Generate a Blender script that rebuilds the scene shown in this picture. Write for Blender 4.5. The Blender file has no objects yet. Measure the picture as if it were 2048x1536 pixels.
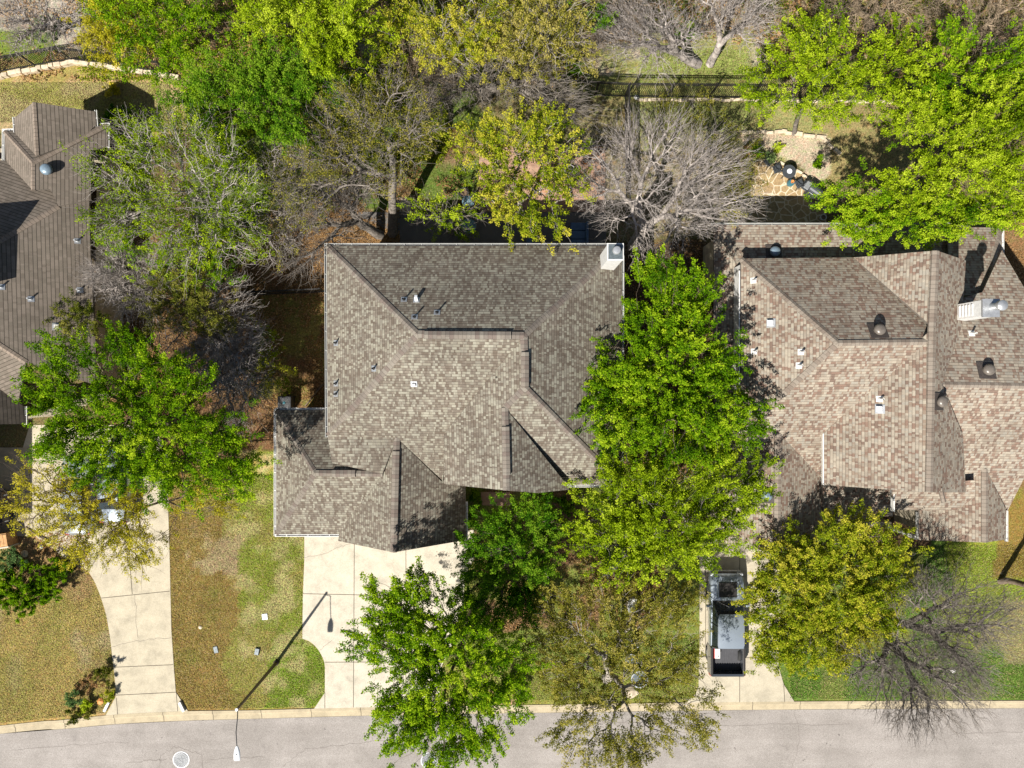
import bpy, bmesh, math, random
import numpy as np
from mathutils import Vector, Matrix
random.seed(7); RNG = np.random.default_rng(7)
PI = math.pi
sc = bpy.context.scene
C = sc.collection
# ------------------------------------------------------------------ camera, light
CH = 42.0; F = 1420.0
cam = bpy.data.cameras.new('camera'); camo = bpy.data.objects.new('camera', cam); C.objects.link(camo)
camo.location = (0, 0, CH); camo.rotation_euler = (0, 0, 0)
cam.sensor_width = 36.0; cam.lens = F / 2048 * 36.0; cam.clip_end = 2000; cam.clip_start = 0.5
sc.camera = camo
EL = math.radians(50.0); SX, SY = -0.584, -0.812
AZ = math.atan2(SX, SY)
w = bpy.data.worlds.new('World'); sc.world = w; w.use_nodes = True
nt = w.node_tree; bg = nt.nodes['Background']
sky = nt.nodes.new('ShaderNodeTexSky'); sky.sky_type = 'NISHITA'; sky.sun_disc = False
sky.sun_elevation = EL; sky.sun_rotation = AZ
nt.links.new(sky.outputs[0], bg.inputs[0]); bg.inputs[1].default_value = 0.05
sl = bpy.data.lights.new('sun', 'SUN'); sl.energy = 5.0; sl.angle = math.radians(0.5); sl.color = (1.0, 0.955, 0.88)
so = bpy.data.objects.new('sun', sl); C.objects.link(so)
sd = Vector((SX * math.cos(EL), SY * math.cos(EL), math.sin(EL)))
so.rotation_euler = sd.to_track_quat('Z', 'Y').to_euler(); so.location = (-20, -28, 45)
sc.view_settings.view_transform = 'Standard'; sc.view_settings.look = 'None'
sc.view_settings.exposure = 0.86; sc.view_settings.gamma = 1.0
sc.render.resolution_x = 1024; sc.render.resolution_y = 768
sc.render.engine = 'CYCLES'
sc.cycles.max_bounces = 4; sc.cycles.diffuse_bounces = 2; sc.cycles.glossy_bounces = 2; sc.cycles.transmission_bounces = 3

def P(px, py, z=0.0):
    """A place on the photograph (2048 x 1536) taken to its real spot at height z."""
    return Vector(((px - 1024) / F * (CH - z), (768 - py) / F * (CH - z), z))

# ------------------------------------------------------------------ materials
def newmat(name):
    m = bpy.data.materials.new(name); m.use_nodes = True
    t = m.node_tree; b = t.nodes['Principled BSDF']
    return m, t, b
def nd(t, typ, **kw):
    n = t.nodes.new(typ)
    for k, v in kw.items():
        if k.startswith('i_'):
            key = k[2:]; key = int(key) if key.isdigit() else key.replace('_', ' ')
            n.inputs[key].default_value = v
        else: setattr(n, k, v)
    return n
def ramp(t, stops, interp='LINEAR'):
    r = t.nodes.new('ShaderNodeValToRGB'); r.color_ramp.interpolation = interp
    e = r.color_ramp.elements
    while len(e) < len(stops): e.new(0.5)
    for i, (p, c) in enumerate(stops):
        e[i].position = p; e[i].color = (*c, 1) if len(c) == 3 else c
    return r
def mathn(t, op, a, b=None, c=None):
    n = t.nodes.new('ShaderNodeMath'); n.operation = op
    for i, v in enumerate((a, b, c)):
        if v is None: continue
        if isinstance(v, (int, float)): n.inputs[i].default_value = v
        else: t.links.new(v, n.inputs[i])
    return n.outputs[0]
def mixc(t, fac, a, b, mode='MIX'):
    n = t.nodes.new('ShaderNodeMix'); n.data_type = 'RGBA'; n.blend_type = mode
    for i, v in ((0, fac), (6, a), (7, b)):
        if isinstance(v, (int, float)): n.inputs[i].default_value = v
        elif isinstance(v, tuple): n.inputs[i].default_value = (*v, 1)
        else: t.links.new(v, n.inputs[i])
    return n.outputs[2]
def noise(t, vec, scale, detail=3, rough=0.55):
    n = nd(t, 'ShaderNodeTexNoise'); n.inputs['Scale'].default_value = scale
    n.inputs['Detail'].default_value = detail; n.inputs['Roughness'].default_value = rough
    if vec is not None: t.links.new(vec, n.inputs['Vector'])
    return n.outputs[0]
def objco(t):
    return nd(t, 'ShaderNodeNewGeometry').outputs['Position']
def bump(t, b, h, strength=0.4, dist=0.02):
    n = nd(t, 'ShaderNodeBump'); n.inputs['Strength'].default_value = strength; n.inputs['Distance'].default_value = dist
    t.links.new(h, n.inputs['Height']); t.links.new(n.outputs[0], b.inputs['Normal'])

def paint(name, col, rough=0.5, metal=0.0, var=0.12, scale=6.0, coat=0.0):
    m, t, b = newmat(name)
    v = objco(t); n = noise(t, v, scale, 4)
    r = ramp(t, [(0.3, tuple(c * (1 - var) for c in col)), (0.7, tuple(min(1, c * (1 + var)) for c in col))])
    t.links.new(n, r.inputs[0]); t.links.new(r.outputs[0], b.inputs['Base Color'])
    b.inputs['Roughness'].default_value = rough; b.inputs['Metallic'].default_value = metal
    b.inputs['Coat Weight'].default_value = coat
    return m

def shingle(name, cols, course=0.14, tab=0.2, line=0.5, streak=0.12):
    """UV in metres: u runs along the course, v up the slope."""
    m, t, b = newmat(name)
    uv = nd(t, 'ShaderNodeUVMap').outputs[0]
    sp = nd(t, 'ShaderNodeSeparateXYZ'); t.links.new(uv, sp.inputs[0])
    row = mathn(t, 'FLOOR', mathn(t, 'DIVIDE', sp.outputs[1], course))
    fr = mathn(t, 'FRACT', mathn(t, 'DIVIDE', sp.outputs[1], course))
    wn = nd(t, 'ShaderNodeTexWhiteNoise', noise_dimensions='1D'); t.links.new(row, wn.inputs['W'])
    u = mathn(t, 'ADD', mathn(t, 'DIVIDE', sp.outputs[0], tab), mathn(t, 'MULTIPLY', wn.outputs[0], 7.0))
    # uneven tab widths
    fu = mathn(t, 'FLOOR', u)
    w3 = nd(t, 'ShaderNodeTexWhiteNoise', noise_dimensions='2D')
    cb = nd(t, 'ShaderNodeCombineXYZ'); t.links.new(fu, cb.inputs[0]); t.links.new(row, cb.inputs[1]); t.links.new(cb.outputs[0], w3.inputs['Vector'])
    cut = mathn(t, 'ADD', mathn(t, 'MULTIPLY', w3.outputs[0], 0.6), 0.2)
    sub = mathn(t, 'GREATER_THAN', mathn(t, 'FRACT', u), cut)
    cell = mathn(t, 'ADD', mathn(t, 'MULTIPLY', fu, 2.0), sub)
    c2 = nd(t, 'ShaderNodeCombineXYZ'); t.links.new(cell, c2.inputs[0]); t.links.new(row, c2.inputs[1])
    w4 = nd(t, 'ShaderNodeTexWhiteNoise', noise_dimensions='2D'); t.links.new(c2.outputs[0], w4.inputs['Vector'])
    n = len(cols)
    r = ramp(t, [(i / n, c) for i, c in enumerate(cols)], 'CONSTANT'); t.links.new(w4.outputs[0], r.inputs[0])
    pos = objco(t)
    big = noise(t, pos, 0.5, 4, 0.6)
    wr = ramp(t, [(0.3, (1 - streak,) * 3), (0.7, (1 + streak * 0.6,) * 3)]); t.links.new(big, wr.inputs[0])
    col = mixc(t, 1.0, r.outputs[0], wr.outputs[0], 'MULTIPLY')
    fine = noise(t, pos, 60, 2, 0.7)
    fr2 = ramp(t, [(0.35, (0.82,) * 3), (0.65, (1.15,) * 3)]); t.links.new(fine, fr2.inputs[0])
    col = mixc(t, 1.0, col, fr2.outputs[0], 'MULTIPLY')
    # butt edge of each course, and its lift
    ln = mathn(t, 'LESS_THAN', fr, 0.16)
    col = mixc(t, mathn(t, 'MULTIPLY', ln, line), col, (0.03, 0.025, 0.02))
    t.links.new(col, b.inputs['Base Color']); b.inputs['Roughness'].default_value = 0.95
    b.inputs['Specular IOR Level'].default_value = 0.15
    hgt = mathn(t, 'ADD', mathn(t, 'SUBTRACT', 1.0, fr), mathn(t, 'MULTIPLY', w4.outputs[0], 0.35))
    bump(t, b, hgt, 0.5, 0.012)
    return m

def leafmat(name, cols, trans=0.3):
    m = bpy.data.materials.new(name); m.use_nodes = True; t = m.node_tree; t.nodes.clear()
    at = nd(t, 'ShaderNodeAttribute'); at.attribute_name = 'tint'
    r = ramp(t, [(i / (len(cols) - 1), c) for i, c in enumerate(cols)]); t.links.new(at.outputs['Fac'], r.inputs[0])
    d = nd(t, 'ShaderNodeBsdfDiffuse'); tr = nd(t, 'ShaderNodeBsdfTranslucent')
    hs = nd(t, 'ShaderNodeHueSaturation'); hs.inputs['Saturation'].default_value = 1.1; hs.inputs['Value'].default_value = 1.25
    t.links.new(r.outputs[0], d.inputs[0]); t.links.new(r.outputs[0], hs.inputs['Color']); t.links.new(hs.outputs[0], tr.inputs[0])
    mx = nd(t, 'ShaderNodeMixShader'); mx.inputs[0].default_value = trans
    t.links.new(d.outputs[0], mx.inputs[1]); t.links.new(tr.outputs[0], mx.inputs[2])
    o = nd(t, 'ShaderNodeOutputMaterial'); t.links.new(mx.outputs[0], o.inputs[0])
    return m
def barkmat(name, a, bcol):
    m, t, b = newmat(name)
    n = noise(t, objco(t), 5, 4, 0.7); r = ramp(t, [(0.35, a), (0.65, bcol)])
    t.links.new(n, r.inputs[0]); t.links.new(r.outputs[0], b.inputs['Base Color']); b.inputs['Roughness'].default_value = 0.95
    b.inputs['Specular IOR Level'].default_value = 0.1
    return m

M = {}
M['roof_main'] = shingle('weathered_shingle', [(0.115, 0.092, 0.071), (0.215, 0.196, 0.153), (0.145, 0.123, 0.097), (0.25, 0.234, 0.186), (0.13, 0.108, 0.086), (0.19, 0.172, 0.138), (0.165, 0.14, 0.111)], 0.15, 0.215, 0.6, .16)
M['roof_right'] = shingle('blended_shingle', [(0.235, 0.195, 0.152), (0.29, 0.248, 0.195), (0.19, 0.127, 0.096), (0.265, 0.238, 0.195), (0.215, 0.163, 0.123), (0.31, 0.27, 0.212), (0.155, 0.109, 0.084), (0.25, 0.212, 0.168)], 0.15, 0.25, 0.5, .16)
M['roof_left'] = shingle('taupe_shingle', [(0.15, 0.125, 0.10), (0.175, 0.146, 0.118), (0.16, 0.135, 0.108), (0.19, 0.158, 0.128)], 0.19, 0.34, 0.75, .14)
M['cap_main'] = shingle('ridge_cap_shingle', [(0.155, 0.133, 0.112), (0.195, 0.172, 0.143), (0.145, 0.116, 0.098), (0.18, 0.155, 0.128)], 0.2, 3.0, 0.3)
M['cap_right'] = shingle('ridge_cap_blend', [(0.20, 0.165, 0.132), (0.23, 0.195, 0.158), (0.175, 0.14, 0.112), (0.215, 0.182, 0.148)], 0.2, 3.0, 0.3)
M['cap_left'] = shingle('ridge_cap_taupe', [(0.205, 0.165, 0.13), (0.23, 0.185, 0.148)], 0.2, 3.0, 0.4)
M['edge'] = paint('drip_edge_taupe', (0.13, 0.11, 0.09), 0.8, 0, 0.2)
M['white'] = paint('white_trim_paint', (0.62, 0.61, 0.58), 0.5, 0, 0.12)
M['gutter'] = paint('painted_gutter', (0.34, 0.34, 0.32), 0.45, 0, 0.12, 3)
M['stucco'] = paint('cream_masonry', (0.50, 0.44, 0.34), 0.9, 0, 0.12, 3)
M['stone'] = paint('limestone_wall', (0.42, 0.36, 0.26), 0.9, 0, 0.25, 2.2)
M['dark_metal'] = paint('dark_metal', (0.028, 0.028, 0.03), 0.5, 0.3, 0.2)
M['iron'] = paint('black_iron', (0.018, 0.017, 0.016), 0.6, 0.2, 0.2)
M['galv'] = paint('galvanised_metal', (0.42, 0.43, 0.44), 0.4, 0.6, 0.15)
M['flashing'] = paint('slate_flashing', (0.09, 0.11, 0.12), 0.5, 0.2, 0.3, 9)
M['smoke'] = paint('smoky_vent_dome', (0.14, 0.12, 0.10), 0.35, 0.1, 0.2)
M['bluegrey'] = paint('bluegrey_dome', (0.17, 0.23, 0.28), 0.35, 0.2, 0.25)
M['screen'] = paint('dark_flashing_sheet', (0.05, 0.04, 0.035), 0.7, 0.0, 0.3, 12)
M['pole'] = paint('bronze_pole', (0.055, 0.035, 0.022), 0.5, 0.2, 0.15)
M['lamp'] = paint('pale_lamp_housing', (0.62, 0.64, 0.66), 0.4, 0, 0.05)
M['charpaint'] = paint('charcoal_car_paint', (0.05, 0.056, 0.065), 0.25, 0.3, .05, 3, .8)
M['silver'] = paint('silver_car_paint', (0.27, 0.31, 0.35), 0.28, 0.4, 0.04, 3, 0.8)
M['silver2'] = paint('pale_car_paint', (0.30, 0.33, 0.35), 0.3, 0.3, 0.04, 3, 0.8)
M['blackpaint'] = paint('black_hood_panel', (0.02, 0.017, 0.015), 0.45, 0, 0.1)
M['glass'] = paint('dark_glass', (0.015, 0.022, 0.028), 0.06, 0, 0.05, 3)
M['rubber'] = paint('tyre_rubber', (0.02, 0.02, 0.02), 0.85)
M['bedliner'] = paint('bed_liner', (0.05, 0.05, 0.056), 0.6, 0, 0.15)
M['red'] = paint('red_plastic', (0.35, 0.02, 0.015), 0.3)
M['orange'] = paint('orange_clay', (0.55, 0.22, 0.06), 0.7)
M['tealpot'] = paint('teal_glaze', (0.04, 0.13, 0.16), 0.25, 0, 0.2)
M['clay'] = paint('clay_pot', (0.36, 0.19, 0.11), 0.85, 0, 0.2)
M['wood'] = paint('cedar_planks', (0.42, 0.22, 0.08), 0.7, 0, 0.35, 7)
M['tanplastic'] = paint('brown_bin_plastic', (0.13, 0.085, 0.05), 0.5)
M['cushion'] = paint('blue_cushion', (0.06, 0.11, 0.19), 0.8)
M['glasstop'] = paint('pale_glass_top', (0.12, 0.2, 0.24), 0.1, 0, 0.2, 3)
M['charcoal'] = paint('charcoal_metal', (0.05, 0.056, 0.062), 0.5, 0.2, 0.15)
M['rock'] = paint('pale_limestone', (0.52, 0.43, 0.31), 0.95, 0, 0.3, 3)
M['windowglass'] = paint('window_glass', (0.03, 0.04, 0.05), 0.08)

def asphalt():
    m, t, b = newmat('sunbleached_asphalt'); v = objco(t)
    a = noise(t, v, 28, 3, 0.8); r = ramp(t, [(0.32, (0.165, 0.147, 0.130)), (0.5, (0.255, 0.233, 0.213)), (0.70, (0.36, 0.335, 0.308))]); t.links.new(a, r.inputs[0])
    mp = nd(t, 'ShaderNodeMapping'); mp.inputs['Scale'].default_value = (0.12, 1.1, 1); t.links.new(v, mp.inputs[0])
    l = noise(t, mp.outputs[0], 1.6, 4, 0.6); lr = ramp(t, [(0.3, (0.90, 0.89, 0.88)), (0.7, (1.06, 1.06, 1.06))]); t.links.new(l, lr.inputs[0])
    c = mixc(t, 1, r.outputs[0], lr.outputs[0], 'MULTIPLY')
    s = noise(t, v, 0.35, 3, 0.6); sr = ramp(t, [(0.35, (0.86, 0.85, 0.84)), (0.6, (1.08, 1.07, 1.07))]); t.links.new(s, sr.inputs[0])
    c = mixc(t, 1, c, sr.outputs[0], 'MULTIPLY')
    o = noise(t, v, 0.9, 5, 0.7); orr = ramp(t, [(0.60, (0, 0, 0)), (0.74, (1, 1, 1))]); t.links.new(o, orr.inputs[0]); c = mixc(t, mathn(t, 'MULTIPLY', orr.outputs[0], .5), c, (0.13, 0.115, 0.105))
    k = noise(t, v, 3.3, 2, 0.5); kr = ramp(t, [(0.745, (0, 0, 0)), (0.76, (1, 1, 1))]); t.links.new(k, kr.inputs[0]); c = mixc(t, mathn(t, 'MULTIPLY', kr.outputs[0], .7), c, (0.06, 0.05, 0.045))
    t.links.new(c, b.inputs['Base Color']); b.inputs['Roughness'].default_value = 0.9; bump(t, b, a, 0.5, 0.01)
    return m
def concrete(name, base, stain=(0.38, 0.31, 0.20)):
    m, t, b = newmat(name); v = objco(t)
    a = noise(t, v, 1.1, 6, 0.68); r = ramp(t, [(0.30, tuple(c * 0.74 for c in base)), (0.50, base), (0.7, tuple(c * 1.14 for c in base))]); t.links.new(a, r.inputs[0])
    f = noise(t, v, 22, 3, 0.7); fr = ramp(t, [(0.33, (0.84, 0.83, 0.81)), (0.62, (1.07, 1.07, 1.08))]); t.links.new(f, fr.inputs[0])
    c = mixc(t, 1, r.outputs[0], fr.outputs[0], 'MULTIPLY')
    s = noise(t, v, 2.8, 6, 0.75); sr = ramp(t, [(0.58, (0, 0, 0)), (0.78, (1, 1, 1))]); t.links.new(s, sr.inputs[0])
    c = mixc(t, mathn(t, 'MULTIPLY', sr.outputs[0], 0.55), c, stain)
    t.links.new(c, b.inputs['Base Color']); b.inputs['Roughness'].default_value = 0.9; bump(t, b, f, 0.25, 0.006)
    return m
def groundmat():
    m, t, b = newmat('ground_turf'); v = objco(t)
    at = nd(t, 'ShaderNodeAttribute'); at.attribute_name = 'soil'
    n1 = noise(t, v, 11, 6, 0.85); r1 = ramp(t, [(0.36, (0.30, 0.32, 0.28)), (0.5, (0.92, 0.92, 0.90)), (0.64, (1.75, 1.66, 1.7))]); t.links.new(n1, r1.inputs[0])
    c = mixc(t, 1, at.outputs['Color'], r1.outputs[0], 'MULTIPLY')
    n2 = noise(t, v, 3.1, 5, 0.7); r2 = ramp(t, [(0.3, (1.12, 0.90, 0.85)), (0.5, (1, 1, 1)), (0.7, (0.82, 1.10, 0.75))]); t.links.new(n2, r2.inputs[0])
    c = mixc(t, 1, c, r2.outputs[0], 'MULTIPLY')
    n3 = noise(t, v, 7.5, 4, 0.7); r3 = ramp(t, [(0.56, (0, 0, 0)), (0.70, (1, 1, 1))]); t.links.new(n3, r3.inputs[0])
    c = mixc(t, mathn(t, 'MULTIPLY', r3.outputs[0], 0.45), c, (0.40, 0.31, 0.18))
    t.links.new(c, b.inputs['Base Color']); b.inputs['Roughness'].default_value = 1; b.inputs['Specular IOR Level'].default_value = 0.05
    bump(t, b, n1, 0.9, 0.05)
    return m
def flagstone():
    m, t, b = newmat('flagstone'); v = objco(t)
    vo = nd(t, 'ShaderNodeTexVoronoi', feature='DISTANCE_TO_EDGE'); vo.inputs['Scale'].default_value = 2.0; t.links.new(v, vo.inputs['Vector'])
    vc = nd(t, 'ShaderNodeTexVoronoi'); vc.inputs['Scale'].default_value = 2.0; t.links.new(v, vc.inputs['Vector'])
    r = ramp(t, [(0, (0.27, 0.18, 0.09)), (0.5, (0.36, 0.26, 0.13)), (1, (0.22, 0.17, 0.09))]); t.links.new(vc.outputs['Color'], r.inputs[0])
    e = mathn(t, 'LESS_THAN', vo.outputs['Distance'], 0.045)
    c = mixc(t, e, r.outputs[0], (0.55, 0.46, 0.33))
    n = noise(t, v, 9, 3); nr = ramp(t, [(0.3, (0.75,) * 3), (0.7, (1.2,) * 3)]); t.links.new(n, nr.inputs[0])
    t.links.new(mixc(t, 1, c, nr.outputs[0], 'MULTIPLY'), b.inputs['Base Color']); b.inputs['Roughness'].default_value = 0.9
    return m
def brickpave():
    m, t, b = newmat('terracotta_brick_paving'); v = objco(t)
    br = nd(t, 'ShaderNodeTexBrick'); br.inputs['Scale'].default_value = 1; br.inputs['Brick Width'].default_value = 0.22; br.inputs['Row Height'].default_value = 0.11
    br.inputs['Mortar Size'].default_value = 0.008; br.inputs['Color1'].default_value = (0.27, 0.15, 0.10, 1); br.inputs['Color2'].default_value = (0.36, 0.22, 0.15, 1); br.inputs['Mortar'].default_value = (0.25, 0.19, 0.13, 1)
    t.links.new(v, br.inputs['Vector'])
    n = noise(t, v, 2.5, 4); nr = ramp(t, [(0.3, (0.7,) * 3), (0.7, (1.25,) * 3)]); t.links.new(n, nr.inputs[0])
    t.links.new(mixc(t, 1, br.outputs[0], nr.outputs[0], 'MULTIPLY'), b.inputs['Base Color']); b.inputs['Roughness'].default_value = 0.9
    return m
M['asphalt'] = asphalt(); M['concrete'] = concrete('driveway_concrete', (0.40, 0.352, 0.258)); M['kerb'] = concrete('kerb_concrete', (0.37, 0.31, 0.205), (0.30, 0.19, 0.10))
M['concrete2'] = concrete('weathered_concrete', (0.36, 0.30, 0.205)); M['shadepave'] = concrete('shade_toned_paving', (0.12, 0.11, 0.10), (0.07, 0.06, 0.05))  # the dark patio tone has the house's shade put into its colour
M['joint'] = paint('joint_filler', (0.08, 0.065, 0.045), 0.95); M['ground'] = groundmat(); M['flag'] = flagstone(); M['brick'] = brickpave()
M['tar'] = paint('crack_line', (0.13, 0.11, 0.095), 0.95)

L = {}
L['vivid'] = leafmat('vivid_oak_leaf', [(0.030, 0.080, 0.003), (0.085, 0.185, 0.004), (0.18, 0.30, 0.007), (0.34, 0.44, 0.02)])
L['lime'] = leafmat('lime_oak_leaf', [(0.065, 0.115, 0.004), (0.155, 0.235, 0.006), (0.27, 0.365, 0.010), (0.42, 0.50, 0.035)])
L['yellowgreen'] = leafmat('yellowgreen_leaf', [(0.055, 0.09, 0.004), (0.14, 0.195, 0.008), (0.265, 0.305, 0.014), (0.45, 0.41, 0.045)])
L['gold'] = leafmat('gold_spring_leaf', [(0.13, 0.125, 0.008), (0.28, 0.265, 0.012), (0.43, 0.385, 0.022), (0.56, 0.48, 0.07)])
L['olive'] = leafmat('olive_leaf', [(0.055, 0.06, 0.008), (0.13, 0.135, 0.016), (0.25, 0.235, 0.030), (0.40, 0.34, 0.09)])
L['dark'] = leafmat('deep_green_leaf', [(0.012, 0.045, 0.003), (0.032, 0.10, 0.004), (0.085, 0.19, 0.008), (0.19, 0.30, 0.02)])
L['juniper'] = leafmat('juniper_leaf', [(0.022, 0.035, 0.005), (0.06, 0.08, 0.008), (0.125, 0.14, 0.016), (0.22, 0.21, 0.04)])
L['sage'] = leafmat('sage_leaf', [(0.04, 0.075, 0.025), (0.08, 0.14, 0.045), (0.14, 0.23, 0.07), (0.22, 0.30, 0.11)])
def turfblade():
    m, t, b = newmat('turf_blade'); at = nd(t, 'ShaderNodeAttribute'); at.attribute_name = 'soil'
    t.links.new(at.outputs['Color'], b.inputs['Base Color']); b.inputs['Roughness'].default_value = .9; b.inputs['Specular IOR Level'].default_value = .05; return m
M['turf'] = turfblade()
L['dry'] = leafmat('dry_leaf', [(0.12, 0.06, 0.02), (0.22, 0.12, 0.045), (0.33, 0.20, 0.09), (0.42, 0.29, 0.15)], 0.2)
B = {}
B['grey'] = barkmat('grey_bark', (0.11, 0.095, 0.08), (0.25, 0.22, 0.19))
B['pale'] = barkmat('pale_bark', (0.22, 0.19, 0.16), (0.40, 0.36, 0.31))
B['ash'] = barkmat('ash_brown_bark', (0.20, 0.175, 0.158), (0.45, 0.40, 0.36))
B['brown'] = barkmat('brown_bark', (0.09, 0.065, 0.045), (0.20, 0.155, 0.115))
B['tan'] = barkmat('tan_twigs', (0.20, 0.15, 0.10), (0.38, 0.30, 0.21))

# ------------------------------------------------------------------ mesh helpers
def setp(o, label=None, cat=None, group=None, kind=None):
    if label: o['label'] = label
    if cat: o['category'] = cat
    if group: o['group'] = group
    if kind: o['kind'] = kind
    return o
def empty(name, loc, label, cat, group=None, rz=0):
    o = bpy.data.objects.new(name, None); C.objects.link(o); o.location = loc; o.rotation_euler = (0, 0, rz)
    o.empty_display_size = 0.3
    return setp(o, label, cat, group)
def link(name, me, parent=None, world=True):
    o = bpy.data.objects.new(name, me); C.objects.link(o)
    if parent is not None:
        o.parent = parent
        # meshes are modelled in world space: only the step below the thing's own root has to undo its placing
        if parent.parent is None and parent.type == 'EMPTY': o.matrix_parent_inverse = Matrix.LocRotScale(root_loc(parent), root_rot(parent), None).inverted()
    return o
def root_loc(o):
    while o.parent is not None: o = o.parent
    return Vector(o.location)
def root_rot(o):
    while o.parent is not None: o = o.parent
    return o.rotation_euler.to_quaternion()
class MB:
    """collects polygons and links them as ONE mesh"""
    def __init__(s): s.v = []; s.f = []; s.m = []; s.uv = []
    def poly(s, pts, mat=0, uv=None):
        i = len(s.v); s.v += [tuple(p) for p in pts]; s.f.append(list(range(i, i + len(pts)))); s.m.append(mat)
        s.uv.append(uv if uv else [(p[0], p[1]) for p in pts])
    def box(s, c, size, rz=0, mat=0, taper=1.0, rot=None):
        hx, hy, hz = size[0] / 2, size[1] / 2, size[2] / 2
        R = rot if rot is not None else Matrix.Rotation(rz, 3, 'Z'); c = Vector(c)
        q = [c + R @ Vector((x * hx * (taper if z > 0 else 1), y * hy * (taper if z > 0 else 1), z * hz)) for z in (-1, 1) for y in (-1, 1) for x in (-1, 1)]
        for a in ((0, 2, 3, 1), (4, 5, 7, 6), (0, 1, 5, 4), (2, 6, 7, 3), (0, 4, 6, 2), (1, 3, 7, 5)):
            s.poly([q[k] for k in a], mat)
    def lathe(s, c, prof, n=20, mat=0, ax=None):
        c = Vector(c); R = ax.to_track_quat('Z', 'Y').to_matrix() if ax is not None else Matrix.Identity(3)
        ring = lambda r, z: [c + R @ Vector((r * math.cos(2 * PI * k / n), r * math.sin(2 * PI * k / n), z)) for k in range(n)]
        for (r0, z0), (r1, z1) in zip(prof[:-1], prof[1:]):
            a, b = ring(r0, z0), ring(r1, z1)
            for k in range(n):
                k2 = (k + 1) % n
                if r1 < 1e-5: s.poly([a[k], a[k2], b[0]], mat)
                elif r0 < 1e-5: s.poly([a[0], b[k2], b[k]], mat)
                else: s.poly([a[k], a[k2], b[k2], b[k]], mat)
    def tube(s, p, q, r0, r1=None, n=8, mat=0, cap=True):
        p, q = Vector(p), Vector(q); d = q - p; r1 = r0 if r1 is None else r1
        pr = [(r0, 0), (r1, d.length)]
        if cap: pr = [(0, 0)] + pr + [(0, d.length)]
        s.lathe(p, pr, n, mat, d)
    def torus(s, c, R, r, n=20, k=6, mat=0, ax=None, a0=0, a1=2 * PI):
        c = Vector(c); Q = ax.to_track_quat('Z', 'Y').to_matrix() if ax is not None else Matrix.Identity(3)
        pt = lambda i, j: c + Q @ Vector(((R + r * math.cos(2 * PI * j / k)) * math.cos(a0 + (a1 - a0) * i / n), (R + r * math.cos(2 * PI * j / k)) * math.sin(a0 + (a1 - a0) * i / n), r * math.sin(2 * PI * j / k)))
        for i in range(n):
            for j in range(k): s.poly([pt(i, j), pt(i + 1, j), pt(i + 1, j + 1), pt(i, j + 1)], mat)
    def loft(s, rings, mat=0, closed=True, caps=True):
        for a, b in zip(rings[:-1], rings[1:]):
            n = len(a)
            for k in range(n if closed else n - 1):
                s.poly([a[k], a[(k + 1) % n], b[(k + 1) % n], b[k]], mat)
        if caps: s.poly(list(reversed(rings[0])), mat); s.poly(rings[-1], mat)
    def build(s, name, mats, parent=None, smooth=False, merge=True, bevel=0):
        me = bpy.data.meshes.new(name); me.from_pydata(s.v, [], s.f)
        mats = mats if isinstance(mats, (list, tuple)) else [mats]
        for m in mats: me.materials.append(m)
        me.polygons.foreach_set('material_index', s.m)
        ul = me.uv_layers.new(name='UVMap'); ul.data.foreach_set('uv', [c for f in s.uv for p in f for c in p])
        if merge or bevel:
            b = bmesh.new(); b.from_mesh(me); bmesh.ops.remove_doubles(b, verts=b.verts, dist=0.0008); bmesh.ops.recalc_face_normals(b, faces=b.faces); b.to_mesh(me); b.free()
        if smooth:
            me.polygons.foreach_set('use_smooth', [True] * len(me.polygons)); me.set_sharp_from_angle(angle=math.radians(38))
        o = link(name, me, parent)
        if bevel:
            md = o.modifiers.new('bevel', 'BEVEL'); md.width = bevel; md.segments = 2; md.limit_method = 'ANGLE'
        return o

# ------------------------------------------------------------------ numpy noise for soil zones
def vnoise(x, y, s, seed=0):
    g = np.random.default_rng(seed).random((256, 256))
    x = x / s + 1000.37; y = y / s + 1000.71
    xi = np.floor(x).astype(int); yi = np.floor(y).astype(int); fx = x - xi; fy = y - yi
    fx = fx * fx * (3 - 2 * fx); fy = fy * fy * (3 - 2 * fy)
    q = lambda a, b: g[a % 256, b % 256]
    return (q(xi, yi) * (1 - fx) + q(xi + 1, yi) * fx) * (1 - fy) + (q(xi, yi + 1) * (1 - fx) + q(xi + 1, yi + 1) * fx) * fy
def fbm(x, y, s, seed=0): return sum(vnoise(x, y, s / 2 ** k, seed + k) / 2 ** (k + 1) for k in range(4)) / 0.9375
def inpoly(x, y, poly):
    r = np.zeros(x.shape, bool); n = len(poly)
    for i in range(n):
        x0, y0 = poly[i]; x1, y1 = poly[(i + 1) % n]
        if y0 == y1: continue
        c = ((y0 > y) != (y1 > y)) & (x < (x1 - x0) * (y - y0) / (y1 - y0) + x0); r ^= c
    return r
KT = [(-700, 1530), (0, 1451), (120, 1440), (230, 1429), (370, 1422), (512, 1420), (730, 1414.5), (1024, 1410), (1536, 1403), (2048, 1401), (2800, 1400)]
KB = [(-700, 1549), (0, 1469), (120, 1460), (230, 1450), (370, 1443), (512, 1439), (730, 1433), (1024, 1428), (1536, 1421), (2048, 1418), (2800, 1417)]
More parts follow.
